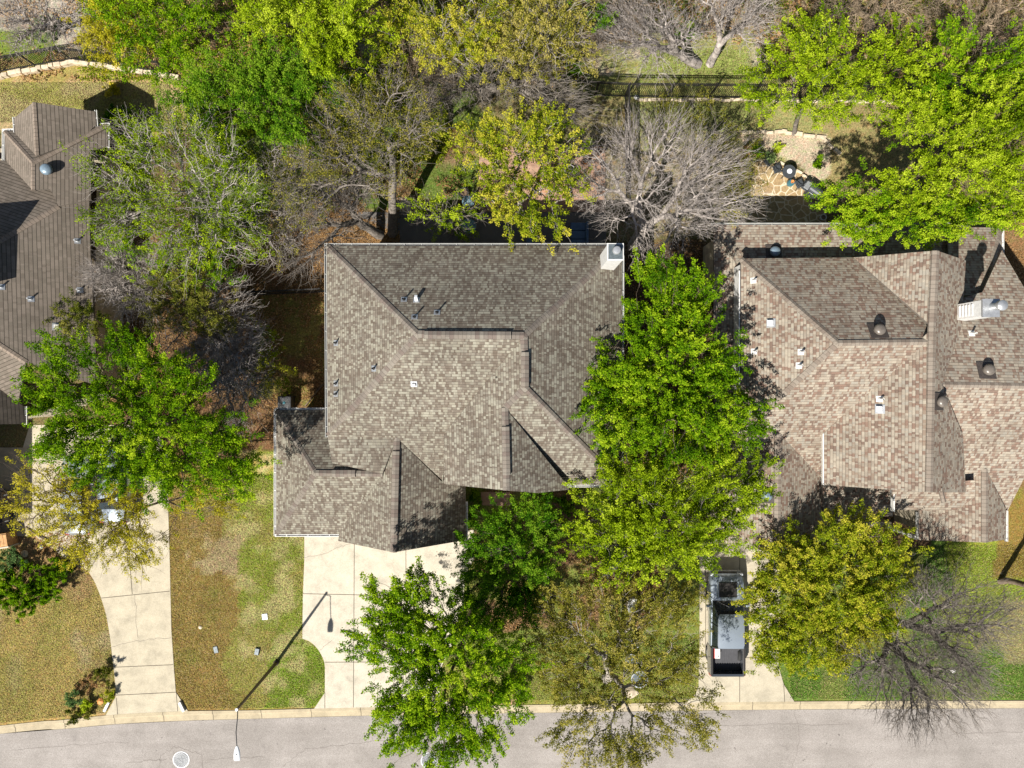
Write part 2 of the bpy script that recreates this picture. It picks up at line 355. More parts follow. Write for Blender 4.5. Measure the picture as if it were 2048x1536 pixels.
# ------------------------------------------------------------------ ground
GRID = {}
def build_ground():
    core_x = np.arange(-42, 42.01, 0.22); core_y = np.arange(-32, 32.01, 0.22)
    ext = np.array([2, 5, 12, 30, 80, 200, 500.0])
    xs = np.concatenate([-42 - ext[::-1], core_x, 42 + ext]); ys = np.concatenate([-32 - ext[::-1], core_y, 32 + ext])
    X, Y = np.meshgrid(xs, ys); nx, ny = len(xs), len(ys)
    px = X / CH * F + 1024; py = 768 - Y / CH * F
    wob = 1.0
    qx = px + (fbm(px, py, 60, 11) - 0.5) * 46 * wob; qy = py + (fbm(px, py, 60, 31) - 0.5) * 46 * wob
    col = np.empty(X.shape + (3,)); col[:] = (0.15, 0.125, 0.055)
    def zone(poly, c, soft=None, amt=1.0, warp=True):
        nonlocal col
        m = inpoly(qx if warp else px, qy if warp else py, poly).astype(float) * amt
        if soft is not None:
            nz = fbm(px, py, soft[0], soft[1]); m = m * np.clip((nz - soft[2]) / 0.12, 0, 1)
        col = col * (1 - m[..., None]) + np.array(c) * m[..., None]
    R4 = lambda a, b, c, d: [(a, b), (c, b), (c, d), (a, d)]
    zone(R4(-900, -800, 3000, 175), (0.25, 0.20, 0.12))
    zone(R4(-900, -800, 3000, 175), (0.13, 0.17, 0.04), (90, 5, 0.52))
    zone(R4(-900, -800, 160, 88), (0.36, 0.32, 0.26)); zone(R4(-900, 60, 110, 125), (0.15, 0.2, 0.03))
    zone(R4(1130, 60, 1560, 190), (0.25, 0.25, 0.08)); zone(R4(1130, -50, 1560, 150), (0.40, 0.34, 0.26), (50, 9, 0.50))
    zone(R4(1540, -400, 3000, 130), (0.31, 0.235, 0.155))
    zone(R4(-900, 118, 380, 265), (0.31, 0.25, 0.085)); zone(R4(-900, 118, 380, 265), (0.38, 0.28, 0.15), (40, 15, 0.50)); zone(R4(150, 265, 600, 560), (0.12, 0.085, 0.045))
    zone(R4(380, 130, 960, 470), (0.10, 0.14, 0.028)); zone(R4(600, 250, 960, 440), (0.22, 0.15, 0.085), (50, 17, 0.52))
    zone(R4(960, 190, 1255, 320), (0.19, 0.165, 0.075)); zone(R4(1255, 190, 1820, 330), (0.26, 0.245, 0.10))
    zone(R4(1180, 300, 1500, 470), (0.23, 0.19, 0.11)); zone(R4(1640, 200, 1830, 430), (0.26, 0.215, 0.095))
    zone([(1470, 262), (1600, 258), (1668, 285), (1665, 345), (1640, 385), (1590, 335), (1520, 300)], (0.46, 0.38, 0.28))
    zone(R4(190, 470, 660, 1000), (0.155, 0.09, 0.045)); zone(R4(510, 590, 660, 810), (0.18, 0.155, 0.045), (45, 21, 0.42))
    zone(R4(540, 420, 800, 500), (0.19, 0.135, 0.08))
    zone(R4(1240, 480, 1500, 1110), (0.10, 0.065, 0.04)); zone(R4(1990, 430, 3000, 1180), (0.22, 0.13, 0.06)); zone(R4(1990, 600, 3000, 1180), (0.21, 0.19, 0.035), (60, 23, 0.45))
    zone(R4(-900, 1060, 235, 1600), (0.33, 0.235, 0.085)); zone(R4(-900, 1060, 235, 1600), (0.36, 0.27, 0.15), (45, 25, 0.60)); zone(R4(-900, 1060, 235, 1600), (0.26, 0.215, 0.065), (70, 26, 0.54), .6)
    zone(R4(20, 1060, 180, 1190), (0.31, 0.20, 0.095))
    zone(R4(330, 930, 690, 1440), (0.25, 0.165, 0.055)); zone(R4(330, 930, 690, 1440), (0.20, 0.175, 0.045), (50, 29, 0.57), .6)
    zone([(440, 900), (700, 900), (700, 1440), (480, 1440), (440, 1330), (485, 1200), (445, 1080)], (0.27, 0.235, 0.065), (46, 36, .34), .9); zone(R4(475, 900, 625, 1290), (0.20, 0.225, 0.035), (70, 30, 0.40), .85); zone(R4(540, 1270, 665, 1420), (0.15, 0.205, 0.022), None, .9)
    zone(R4(450, 900, 690, 1440), (0.42, 0.34, 0.17), (34, 37, 0.55), .8)
    zone(R4(380, 1040, 480, 1150), (0.36, 0.26, 0.16), (40, 33, 0.45))
    zone(R4(880, 960, 1410, 1440), (0.155, 0.18, 0.04)); zone(R4(930, 960, 1320, 1260), (0.15, 0.095, 0.05), (60, 39, 0.46)); zone(R4(880, 1330, 1420, 1440), (0.21, 0.21, 0.05))
    zone(R4(985, 1380, 1030, 1420), (0.38, 0.25, 0.14))
    zone(R4(1560, 1060, 3000, 1440), (0.105, 0.165, 0.03)); zone(R4(1560, 1060, 3000, 1300), (0.21, 0.215, 0.055), (60, 41, 0.45)); zone(R4(1560, 1300, 3000, 1440), (0.2, 0.2, 0.06), (60, 47, 0.55), .6); zone(R4(1900, 1080, 3000, 1300), (0.22, 0.25, 0.035)); zone(R4(1960, 1200, 2100, 1330), (0.32, 0.26, 0.13), (50, 43, 0.45))
    zone(R4(1720, 1010, 1850, 1090), (0.13, 0.08, 0.045)); zone(R4(1985, 1000, 3000, 1150), (0.22, 0.15, 0.04))
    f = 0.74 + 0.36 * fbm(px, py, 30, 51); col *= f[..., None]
    Z = -0.0 + 0 * X
    inner = (np.abs(X) < 40) & (np.abs(Y) < 30); Z = np.where(inner, (fbm(px, py, 140, 61) - 0.5) * 0.04, 0) - 0.005; ky = np.interp(px, [p[0] for p in KT], [p[1] for p in KT]); Z = np.where(py > ky + 6, -0.3, Z)
    # the road bed and paved ground are graded flat
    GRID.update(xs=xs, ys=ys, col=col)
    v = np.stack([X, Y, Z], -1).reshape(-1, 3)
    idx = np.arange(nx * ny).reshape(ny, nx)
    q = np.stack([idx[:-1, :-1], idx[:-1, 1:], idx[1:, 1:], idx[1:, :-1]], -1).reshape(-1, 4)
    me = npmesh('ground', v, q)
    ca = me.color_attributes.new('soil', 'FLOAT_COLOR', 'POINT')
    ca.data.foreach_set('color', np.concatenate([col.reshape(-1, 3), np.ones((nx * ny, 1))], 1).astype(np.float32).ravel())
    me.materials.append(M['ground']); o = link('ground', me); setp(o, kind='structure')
def npmesh(name, v, q, smooth=False):
    me = bpy.data.meshes.new(name); k = q.shape[1]
    me.vertices.add(len(v)); me.vertices.foreach_set('co', np.ascontiguousarray(v, np.float32).ravel())
    me.loops.add(len(q) * k); me.loops.foreach_set('vertex_index', np.ascontiguousarray(q, np.int32).ravel())
    me.polygons.add(len(q)); me.polygons.foreach_set('loop_start', np.arange(0, len(q) * k, k, dtype=np.int32))
    try: me.polygons.foreach_set('loop_total', np.full(len(q), k, np.int32))
    except Exception: pass
    if smooth: me.polygons.foreach_set('use_smooth', np.ones(len(q), bool))
    me.update(calc_edges=True); me.validate()
    return me
build_ground()

# ------------------------------------------------------------------ paving
def curve(pts, n=6):
    out = []
    for i in range(len(pts) - 1):
        p0 = pts[max(i - 1, 0)]; p1 = pts[i]; p2 = pts[i + 1]; p3 = pts[min(i + 2, len(pts) - 1)]
        for k in range(n):
            t = k / n
            out.append(tuple(0.5 * ((2 * p1[j]) + (-p0[j] + p2[j]) * t + (2 * p0[j] - 5 * p1[j] + 4 * p2[j] - p3[j]) * t * t + (-p0[j] + 3 * p1[j] - 3 * p2[j] + p3[j]) * t ** 3) for j in (0, 1)))
    out.append(pts[-1]); return out
def strip(mb, pts, wid, z, mat, jit=0.0):
    """a thin line of joint filler or a crack, lying on the surface"""
    q = [P(*p) for p in pts]
    for a, b in zip(q[:-1], q[1:]):
        d = (b - a); d.z = 0
        if d.length < 1e-4: continue
        n = Vector((-d.y, d.x, 0)).normalized() * wid / 2
        mb.poly([(a + n).xy[:] + (z,), (a - n).xy[:] + (z,), (b - n).xy[:] + (z,), (b + n).xy[:] + (z,)], mat)
def crack(pts, amp=4, n=7, seed=1):
    r = random.Random(seed); out = []
    for a, b in zip(pts[:-1], pts[1:]):
        for k in range(n):
            t = k / n; out.append((a[0] + (b[0] - a[0]) * t + r.uniform(-amp, amp), a[1] + (b[1] - a[1]) * t + r.uniform(-amp, amp)))
    out.append(pts[-1]); return out
def slab(name, pts, z, mats, lines=(), cracks=(), thick=0.12):
    mb = MB(); top = [Vector((*P(*p).xy, z)) for p in pts]
    mb.poly(top, 0)
    n = len(top)
    for i in range(n):
        a, b = top[i], top[(i + 1) % n]; mb.poly([a, (a.x, a.y, z - thick), (b.x, b.y, z - thick), b], 0)
    for l in lines: strip(mb, l, 0.035, z + 0.004, 1)
    for c in cracks: strip(mb, c, 0.016, z + 0.004, 2)
    o = mb.build(name, mats, merge=False); setp(o, kind='structure'); return o

mb = MB(); rp = [Vector((*P(*p).xy, -0.09)) for p in KB]
far = [Vector((p.x, -60, -0.09)) for p in rp]
for i in range(len(rp) - 1): mb.poly([far[i], far[i + 1], rp[i + 1], rp[i]], 0)
strip(mb, crack([(318, 1536), (322, 1510), (345, 1497), (372, 1499), (400, 1512), (408, 1550)], 3, 5, 3), 0.018, -0.086, 1)
strip(mb, crack([(255, 1528), (300, 1522), (330, 1520)], 2, 6, 4), 0.02, -0.086, 1)
strip(mb, crack([(418, 1519), (470, 1517), (530, 1516)], 2, 6, 5), 0.015, -0.086, 1)
for n_, pts_ in enumerate(([(560, 1536), (610, 1500), (700, 1490), (830, 1478)], [(1120, 1450), (1300, 1447), (1490, 1452), (1700, 1449)], [(1590, 1421), (1600, 1480), (1585, 1536)], [(1900, 1470), (2048, 1466)], [(20, 1500), (160, 1490), (260, 1485)])):
    strip(mb, crack(pts_, 2.5, 8, 20 + n_), 0.014, -0.086, 1)
road = mb.build('road', [M['asphalt'], M['tar']], merge=False); setp(road, kind='structure')
# kerb: flat top at the lawn side, a lip and the sloping gutter pan
mb = MB(); kt = curve(KT, 8); kb = curve(KB, 8)
prof = [(0.0, -0.1), (0.0, 0.035), (0.30, 0.035), (0.42, -0.045), (0.97, -0.07), (1.0, -0.12)]
rows = []
for a, b in zip(kt, kb):
    A, Bq = P(*a), P(*b); rows.append([Vector((*(A.lerp(Bq, t)).xy, z)) for t, z in prof])
for r0, r1 in zip(rows[:-1], rows[1:]):
    for k in range(len(prof) - 1): mb.poly([r0[k], r0[k + 1], r1[k + 1], r1[k]], 0)
for jx in [29, 128, 228, 326, 425, 522, 622, 721, 820, 917, 1014, 1112, 1210, 1308, 1407, 1505, 1600, 1696, 1790, 1886, 1980]:
    yt = np.interp(jx, [p[0] for p in KT], [p[1] for p in KT]); yb = np.interp(jx, [p[0] for p in KB], [p[1] for p in KB])
    A, Bq = P(jx, yt), P(jx + 1, yb)
    for t0, z0, t1, z1 in ((0, .039, .30, .039), (.30, .039, .42, -.041), (.42, -.041, .97, -.066)):
        a, b = A.lerp(Bq, t0), A.lerp(Bq, t1)
        mb.poly([(a.x - .015, a.y, z0), (b.x - .015, b.y, z1), (b.x + .015, b.y, z1), (a.x + .015, a.y, z0)], 1)
kerb = mb.build('kerb', [M['kerb'], M['joint']], merge=False); setp(kerb, kind='structure')

CM = [M['concrete'], M['joint'], M['tar']]
left_edge = curve([(177, 1142), (190, 1164), (202, 1194), (213, 1231), (221, 1277), (225, 1314), (228, 1337), (232, 1387), (228, 1400), (212, 1430)], 3)
slab('driveway', [(60, 850), (300, 850), (337, 900), (337, 1024), (340, 1124), (343, 1257), (348, 1334), (352, 1384), (377, 1423), (212, 1430)] + left_edge[::-1][1:] + [(150, 1130), (75, 1075), (45, 1040), (45, 900)], 0.03, CM,
     [[(202, 1196), (340, 1182)], [(229, 1334), (347, 1329)], [(231, 1390), (352, 1384)], [(259, 1110), (265, 1188)], [(233, 1395), (236, 1428)], [(353, 1386), (356, 1422)]],
     [crack([(271, 1188), (273, 1240), (277, 1275)], 1.5, 6, 8), crack([(225, 1293), (262, 1284), (300, 1278), (343, 1275)], 1.5, 6, 9)])
mid = [(605, 1277)] + curve([(605, 1277), (622, 1284), (638, 1301), (649, 1325), (650, 1350)], 5)[1:] + [(650, 1385), (627, 1419)]
slab('driveway', [(609, 1060), (609, 1120), (606, 1190)] + mid + [(905, 1412), (880, 1390), (884, 1330), (905, 1290), (925, 1240), (930, 1150), (948, 1118), (948, 1060)], 0.032, [concrete('pale_driveway_concrete', (0.45, 0.405, 0.32)), M['joint'], M['tar']],
     [[(709, 1060), (707, 1414)], [(812, 1080), (812, 1413)], [(606, 1187), (925, 1194)], [(650, 1324), (884, 1323)], [(650, 1385), (650, 1416)]],
     [crack([(610, 1115), (650, 1107), (680, 1093), (700, 1088)], 1.5, 6, 12), crack([(640, 1300), (655, 1288), (664, 1280)], 1, 4, 13)])
slab('driveway', [(1399, 1080), (1560, 1080), (1560, 1240), (1556, 1330), (1567, 1368), (1589, 1404), (1372, 1406), (1392, 1385), (1397, 1372), (1399, 1290)], 0.034, [concrete('sandy_driveway_concrete', (0.40, 0.355, 0.265)), M['joint'], M['tar']],
     [[(1399, 1313), (1560, 1316)], [(1479, 1100), (1479, 1404)], [(1411, 1080), (1411, 1300)], [(1567, 1368), (1569, 1404)]], [])
# back patios
slab('brick_patio', [(958, 288), (1190, 288), (1210, 300), (1211, 424), (958, 424)], 0.06, [M['brick']])
slab('shaded_patio', [(700, 424.5), (1212, 424.5), (1212, 520), (1000, 520), (800, 520), (800, 470)], 0.045, [M['shadepave']])  # slab fills the house's shadow, with that shade painted into its paving
slab('stone_path', [(782, 395), (822, 395), (822, 424), (782, 424)], 0.03, [M['rock']])
slab('flagstone_patio', [(1505, 326), (1545, 318), (1600, 348), (1652, 392), (1652, 470), (1440, 470), (1440, 430), (1500, 395)], 0.06, [M['flag']])
slab('brick_walk', [(962, 984), (1020, 984), (1020, 1012), (962, 1010)], 0.05, [M['brick']])
slab('front_walk', [(948, 1085), (1010, 1090), (1010, 1112), (948, 1112)], 0.045, [M['concrete2']])
slab('porch_floor', [(0, 895), (60, 895), (60, 1072), (-60, 1072), (-60, 895)], 0.05, [M['concrete2']])

# ------------------------------------------------------------------ roofs
def plane3(a, b, c):
    A, Bp, Cp = P(*a), P(*b), P(*c); n = (Bp - A).cross(Cp - A)
    if n.z < 0: n = -n
    n.normalize(); return n, n.dot(A)
def onplane(pl, px, py):
    n, d = pl; o = Vector((0, 0, CH)); dr = Vector(((px - 1024) / F, (768 - py) / F, -1.0))
    t = (d - n.dot(o)) / n.dot(dr); return o + dr * t
def roofslabs(name, faces, mat, side, parent, th=0.14):
    mb = MB()
    for pl, pts in faces:
        n = pl[0]; v = [onplane(pl, *p) for p in pts]
        hz = Vector((-n.y, n.x, 0)); hz = hz.normalized() if hz.length > 1e-4 else Vector((1, 0, 0))
        up = n.cross(hz)
        if up.z < 0: up = -up
        uv = [(p.dot(hz) + 50, p.dot(up) + 50) for p in v]
        area = sum(v[i].x * v[(i + 1) % len(v)].y - v[(i + 1) % len(v)].x * v[i].y for i in range(len(v)))
        if area < 0: v = v[::-1]; uv = uv[::-1]
        lo = [p - Vector((0, 0, th)) for p in v]
        mb.poly(v, 0, uv); mb.poly(lo[::-1], 1)
        for i in range(len(v)):
            j = (i + 1) % len(v); mb.poly([v[i], lo[i], lo[j], v[j]], 1)
    return mb.build(name, [mat, side], parent, merge=False)
def cap(a, b, w, mat, parent, name='ridge_cap', lift=0.03, drop=0.07, box=False):
    """a folded strip of cap shingles along a ridge or hip between two 3-D points"""
    a, b = Vector(a), Vector(b); d = b - a; L_ = d.length; d.normalize(); s = Vector((-d.y, d.x, 0)).normalized() * w / 2
    up = Vector((0, 0, lift)); mb = MB()
    hgt = 0.025 if box else 0.0
    A = [a + up + s - Vector((0, 0, drop - hgt)), a + up + Vector((0, 0, hgt)), a + up - s - Vector((0, 0, drop - hgt))]
    A2 = [a + s * 1.02 - Vector((0, 0, drop + .08))] + A + [a - s * 1.02 - Vector((0, 0, drop + .08))]
    B2 = [p + d * L_ for p in A2]
    for k in range(4):
        mb.poly([A2[k], A2[k + 1], B2[k + 1], B2[k]], 1 if (box and k in (0, 3)) else 0, [(0.2 * k, 0), (0.2 * (k + 1), 0), (0.2 * (k + 1), L_), (0.2 * k, L_)])
    mb.poly(A2, 1 if box else 0); mb.poly(B2[::-1], 1 if box else 0)
    return mb.build(name, [mat, M['screen']], parent, merge=False)
def gut(pts, mat, parent, w=0.13, z=0, name='gutter'):
    """trough along an eave: outer lip, floor and back"""
    mb = MB()
    for a, b in zip(pts[:-1], pts[1:]):
        a, b = Vector(a), Vector(b); d = (b - a); L_ = d.length; c = (a + b) / 2
        rz = math.atan2(d.y, d.x)
        R = d.to_track_quat('X', 'Z').to_matrix()
        mb.box(c + R @ Vector((0, 0, -0.10)), (L_ + w, w, 0.02), rot=R)
        mb.box(c + R @ Vector((0, w / 2 - .012, -0.045)), (L_ + w, 0.024, 0.09), rot=R)
        mb.box(c + R @ Vector((0, -w / 2 + .012, -0.045)), (L_ + w - .002, 0.024, 0.094), rot=R)
        n = max(1, int(L_ / 0.9))
        for k in range(n): mb.box(c + R @ Vector((-L_ / 2 + (k + .5) * L_ / n, 0, -0.01)), (0.03, w - .03, 0.012), rot=R)
    return mb.build(name, mat, parent, merge=False)
def walls(name, pts, z0, z1, mat, parent):
    mb = MB(); n = len(pts)
    for i in range(n):
        a, b = pts[i], pts[(i + 1) % n]; za = z1[i] if isinstance(z1, (list, tuple)) else z1; zb = z1[(i + 1) % n] if isinstance(z1, (list, tuple)) else z1
        mb.poly([(a[0], a[1], z0), (b[0], b[1], z0), (b[0], b[1], zb), (a[0], a[1], za)])
    return mb.build(name, mat, parent, merge=False)
def window(x, y, z, w, h, face, parent, name='window'):
    """face: direction the window looks, as a unit (x, y)"""
    rz = math.atan2(face[1], face[0]) - PI / 2; R = Matrix.Rotation(rz, 3, 'Z')
    mb = MB(); c = Vector((x, y, z))
    mb.box(c + R @ Vector((0, 0.03, 0)), (w, 0.05, h), rz)
    o = mb.build(name, M['windowglass'], parent)
    f = MB()
    for dx in (-1, 0, 1): f.box(c + R @ Vector((dx * w / 2, 0.05, 0)), (0.06, 0.09, h + .14), rz)
    for dz in (-1, 0, 1): f.box(c + R @ Vector((0, 0.048, dz * h / 2)), (w + 0.1, 0.084, 0.06), rz)
    f.build('frame', M['white'], o)
    return o
def pipe(pos, n, parent, mat='dark_metal', h=0.38, base='dark_metal', r=0.045, name='vent_pipe'):
    mb = MB(); pos = Vector(pos)
    up = Vector((0, 0, 1)); R = n.to_track_quat('Z', 'Y').to_matrix()
    mb.box(pos + n * 0.012, (0.3, 0.3, 0.015), rot=R, mat=1)
    mb.lathe(pos, [(r * 2, -0.02), (r * 1.35, 0.09), (r, 0.12), (r, h), (r * 0.75, h), (r * .7, h - .1), (0, h - .1)], 10, 0)
    return mb.build(name, [M[mat], M[base]], parent)
def boxvent(pos, n, parent, mat='white', s=0.28, h=0.2, name='roof_vent'):
    mb = MB(); R = n.to_track_quat('Z', 'Y').to_matrix(); pos = Vector(pos)
    mb.box(pos + n * 0.015, (s + .16, s + .16, 0.02), rot=R, mat=1)
    mb.box(pos + n * (h / 2), (s, s, h), rot=R, taper=0.9)
    return mb.build(name, [M[mat], M['galv']], parent, bevel=0.012)
def domevent(pos, n, parent, mat='smoke', r=0.28, sheet=0.42, name='attic_vent'):
    R = n.to_track_quat('Z', 'Y').to_matrix(); pos = Vector(pos)
    mb = MB(); mb.box(pos + n * 0.03, (sheet * 2, sheet * 2.1, 0.03), rot=R)
    o = mb.build(name, M['screen'], parent)
    d = MB(); up = n.lerp(Vector((0, 0, 1)), 0.6).normalized()
    d.lathe(pos + n * .02, [(r * .75, 0), (r * .75, .2), (r, .2), (r, .24), (r * .93, .30), (r * .7, .36), (r * .35, .395), (0, .40)], 22, 0, up)
    d.build('dome', M[mat], o, smooth=True)
    return o

# ---- main house
hm = empty('house', P(950, 760), 'large house in the middle with a weathered brown shingle hip roof and white gutters', 'house')
NM = plane3((653, 491, 5.4), (1244, 491, 5.4), (835, 668, 8.6))
WM = plane3((653, 491, 5.4), (655, 874, 5.4), (835, 668, 8.6))
EM = plane3((1244, 491, 5.4), (1243, 970, 5.4), (1048, 671, 8.6))
SM = plane3((835, 668, 8.6), (1048, 671, 8.6), (655, 874, 5.4))
CR = plane3((793, 875, 5.4), (655, 875, 5.4), (765, 948, 5.15))
SE = plane3((1243, 970, 5.4), (1137, 970, 5.4), (1050, 775, 8.6))
W2 = plane3((1048, 671, 8.6), (1050, 775, 8.6), (1010, 815, 8.0))
G2E = plane3((1010, 815, 8.0), (1015, 981, 8.0), (1139, 979, 5.9))
G1W = plane3((793, 875, 5.4), (787, 1105, 5.4), (676, 1082, 3.1))
G1E = plane3((793, 875, 5.4), (787, 1105, 5.4), (932, 1080, 3.0))
WW = plane3((552, 820, 3.0), (552, 1068, 3.0), (630, 946, 5.0))
WN = plane3((552, 820, 3.0), (655, 820, 3.0), (630, 946, 5.0))
WS = plane3((552, 1068, 3.0), (678, 1068, 3.0), (630, 946, 5.0))
fm = [(NM, [(653, 491), (1244, 491), (1048, 671), (835, 668)]), (WM, [(653, 491), (835, 668), (655, 872)]),
      (EM, [(1244, 491), (1243, 970), (1050, 775), (1048, 671)]),
      (SM, [(835, 668), (1048, 671), (893, 868), (886, 962), (793, 875), (655, 873)]),
      (CR, [(655, 873), (793, 875), (765, 948), (664, 926)]),
      (SE, [(1050, 775), (1243, 970), (1133, 970), (1010, 815)]),
      (W2, [(1048, 671), (1050, 775), (1010, 815), (1013, 981), (888, 968), (888, 868)]),
      (G2E, [(1010, 815), (1134, 970), (1139, 979), (1076, 986), (1013, 981)]),
      (G1W, [(793, 875), (755, 905), (738, 945), (678, 1068), (676, 1082), (787, 1105)]),
      (G1E, [(793, 875), (787, 1105), (932, 1080), (931, 955), (882, 962)]),
      (WW, [(552, 820), (630, 946), (552, 1068)]), (WN, [(552, 820), (690, 820), (765, 948), (630, 946)]),
      (WS, [(552, 1068), (630, 946), (765, 948), (680, 1068)])]
rm = roofslabs('roof', fm, M['roof_main'], M['edge'], hm)
K = lambda pl, a, b: (onplane(pl, *a), onplane(pl, *b))
for pl, a, b, ww in ((NM, (653, 491), (835, 668), .3), (NM, (1244, 491), (1048, 671), .3), (SE, (1050, 775), (1243, 970), .3), (SE, (1050, 775), (1010, 815), .3),
                     (WM, (835, 668), (655, 872), .3), (NM, (835, 668), (1048, 671), .34), (W2, (1048, 671), (1050, 775), .34), (W2, (1010, 815), (1013, 981), .32),
                     (G1W, (793, 875), (787, 1105), .34), (WW, (630, 946), (552, 820), .28), (WW, (630, 946), (552, 1068), .28), (WN, (630, 946), (765, 948), .3)):
    p, q = K(pl, a, b); cap(p, q, ww, M['cap_main'], rm)
for pl, a, b in ((NM, (848, 670), (1022, 671)), (W2, (1050, 704), (1050, 772)), (W2, (1011, 853), (1013, 950)), (G1W, (792, 902), (788, 1070)), (WN, (664, 947), (711, 947))):
    p, q = K(pl, a, b); up = Vector((0, 0, .05)); cap(p + up, q + up, 0.36, M['cap_main'], rm, 'ridge_vent', box=True)
zz = Vector((0, 0, 0.0))
E3 = lambda pl, a: onplane(pl, *a)
gut([E3(NM, (651, 489)), E3(NM, (1246, 489))], M['gutter'], hm); gut([E3(WM, (651, 491)), E3(WM, (653, 872))], M['gutter'], hm)
gut([E3(EM, (1246, 491)), E3(EM, (1245, 970))], M['gutter'], hm); gut([E3(SE, (1133, 972)), E3(SE, (1245, 972))], M['white'], hm)
gut([E3(WN, (552, 818)), E3(WN, (653, 818))], M['white'], hm); gut([E3(WW, (550, 820)), E3(WW, (550, 1070))], M['white'], hm)
gut([E3(WS, (552, 1071)), E3(WS, (680, 1071))], M['white'], hm); gut([E3(G1E, (933, 1006)), E3(G1E, (933, 1078))], M['white'], hm)
xy = lambda p: (p.x, p.y)
A_ = P(653, 491, 5.4); C_ = P(1243, 970, 5.4)
walls('wall', [(A_.x + .5, A_.y - .5), (C_.x - .4, A_.y - .5), (C_.x - .4, C_.y + .5), (3.2, C_.y + .5), (3.2, -4.7), (-3.1, -4.7), (-3.1, -1.6), (A_.x + .5, -1.6)], -.1, 5.35, M['stucco'], hm)
walls('garage_wall', [(-12.5, -1.9), (-9.0, -1.9), (-9.0, -4.0), (-3.0, -4.0), (-3.0, -8.0), (-12.5, -7.8)], -.1, 2.95, M['stone'], hm)
g1 = P(787, 1105, 5.4); mb = MB(); mb.poly([(-9.3, -8.05, -.1), (-2.95, -8.05, -.1), (-2.95, -8.05, 3.0), (g1.x, -8.05, 5.2), (-9.3, -8.05, 3.1)]); mb.build('gable_wall', M['stone'], hm, merge=False)
g2 = P(1013, 981, 8.0); mb = MB(); mb.poly([(-3.1, -4.75, 2.5), (3.2, -4.75, 2.5), (3.0, -4.75, 5.7), (g2.x, -4.75, 7.7), (-3.1, -4.75, 5.8)]); mb.build('gable_wall', M['stucco'], hm, merge=False)
mb = MB(); mb.box((-6.1, -8.10, 1.1), (4.9, 0.06, 2.2)); gd = mb.build('garage_door', M['white'], hm)
mb = MB()
for k in range(4): mb.box((-6.1, -8.15, 0.35 + .52 * k), (4.7, 0.05, 0.44))
mb.build('door_panel', M['white'], gd, bevel=.01)
for wx in (-7.5, -3.5, 1.0, 3.8): window(wx, A_.y - .48, 1.6, 1.5, 1.5, (0, 1), hm)
window(4.4, C_.y + .46, 1.8, 1.4, 1.8, (0, -1), hm); window(-1.0, -4.78, 1.5, 1.2, 1.6, (0, -1), hm); window(-11.0, -7.84, 1.6, 1.3, 1.3, (0, -1), hm)
mb = MB(); mb.box((1.3, -4.76, 1.1), (1.0, 0.08, 2.2)); dr = mb.build('door', M['wood'], hm, bevel=.01)
mb = MB(); mb.lathe((1.68, -4.84, 1.05), [(0, -.03), (.03, -.02), (.03, .02), (0, .03)], 10); mb.build('handle', M['galv'], dr)
# chimney on the main house
ct = 8.7; c0, c1 = P(1214, 487, ct), P(1247, 521, ct)
mb = MB(); cx, cy = (c0.x + c1.x) / 2, (c0.y + c1.y) / 2; sx, sy = abs(c1.x - c0.x), abs(c1.y - c0.y)
mb.box((cx, cy, ct / 2), (sx - .05, sy - .05, ct)); ch = mb.build('chimney', M['white'], hm, bevel=.01)
mb = MB(); mb.box((cx, cy, ct + .02), (sx, sy, .07)); mb.box((cx, cy, ct + .065), (sx - .1, sy - .1, .03), mat=1); mb.build('chimney_cap', [M['white'], M['flashing']], ch)
mb = MB(); mb.lathe((cx + .02, cy + .02, ct + .08), [(.13, 0), (.13, .22), (.20, .22), (.20, .30), (.17, .34), (0, .37)], 24); mb.build('flue', M['galv'], ch, smooth=True)
for (px, py), pl in (((808, 599), NM), ((829, 634), NM), ((874, 625), NM), ((672, 686), WM), ((748, 737), WM), ((672, 767), WM), ((672, 788), WM), ((993, 755), SM)):
    pipe(onplane(pl, px, py), pl[0], rm, h=.42, base='galv')
boxvent(onplane(NM, 833, 600), NM[0], rm, 'lamp', .16, .3); boxvent(onplane(SM, 828, 768), SM[0], rm, 'white', .17, .14)

# ---- right house
hr = empty('house', P(1760, 760), 'right-hand house with a pinkish tan shingle roof, dome vents and a white slatted chimney', 'house')
N1 = plane3((1482, 517, 5.0), (1707, 515, 5.0), (1677, 686, 8.0)); W1 = plane3((1482, 517, 5.0), (1482, 870, 5.0), (1677, 686, 8.0))
hz_ = onplane(W1, 1539, 813).z
S1 = plane3((1677, 686, 8.0), (1862, 684, 8.0), (1539, 813, hz_))
GN = plane3((1873, 501, 8.2), (1866, 655, 8.2), (1707, 515, 5.0)); GS = plane3((1862, 684, 8.1), (1860, 985, 8.1), (1648, 867, 5.0))
GE = plane3((1873, 501, 8.2), (1860, 985, 8.1), (1932, 521, 6.5))
EN = plane3((1882, 769, 7.4), (2034, 772, 7.4), (1970, 600, 5.8)); ES = plane3((1882, 770, 7.4), (2034, 773, 7.4), (1971, 937, 5.0))
SGW = plane3((1971, 937, 5.0), (1971, 1085, 5.0), (1838, 1080, 3.3)); SGE = plane3((1971, 937, 5.0), (1971, 1085, 5.0), (2011, 1079, 4.0))
PR = plane3((1650, 975, 3.7), (1785, 975, 3.7), (1700, 1040, 3.0)); FM = plane3((1785, 978, 5.0), (1891, 978, 5.0), (1785, 1020, 4.3))
N2 = plane3((1480, 450, 3.6), (1660, 450, 3.6), (1560, 517, 3.95)); WL = plane3((1428, 520, 3.4), (1428, 800, 3.4), (1478, 650, 3.9))
K1 = plane3((1900, 455, 3.7), (2004, 455, 3.7), (1940, 560, 4.9)); K2 = plane3((2004, 462, 3.7), (2004, 512, 3.7), (1962, 590, 5.0))
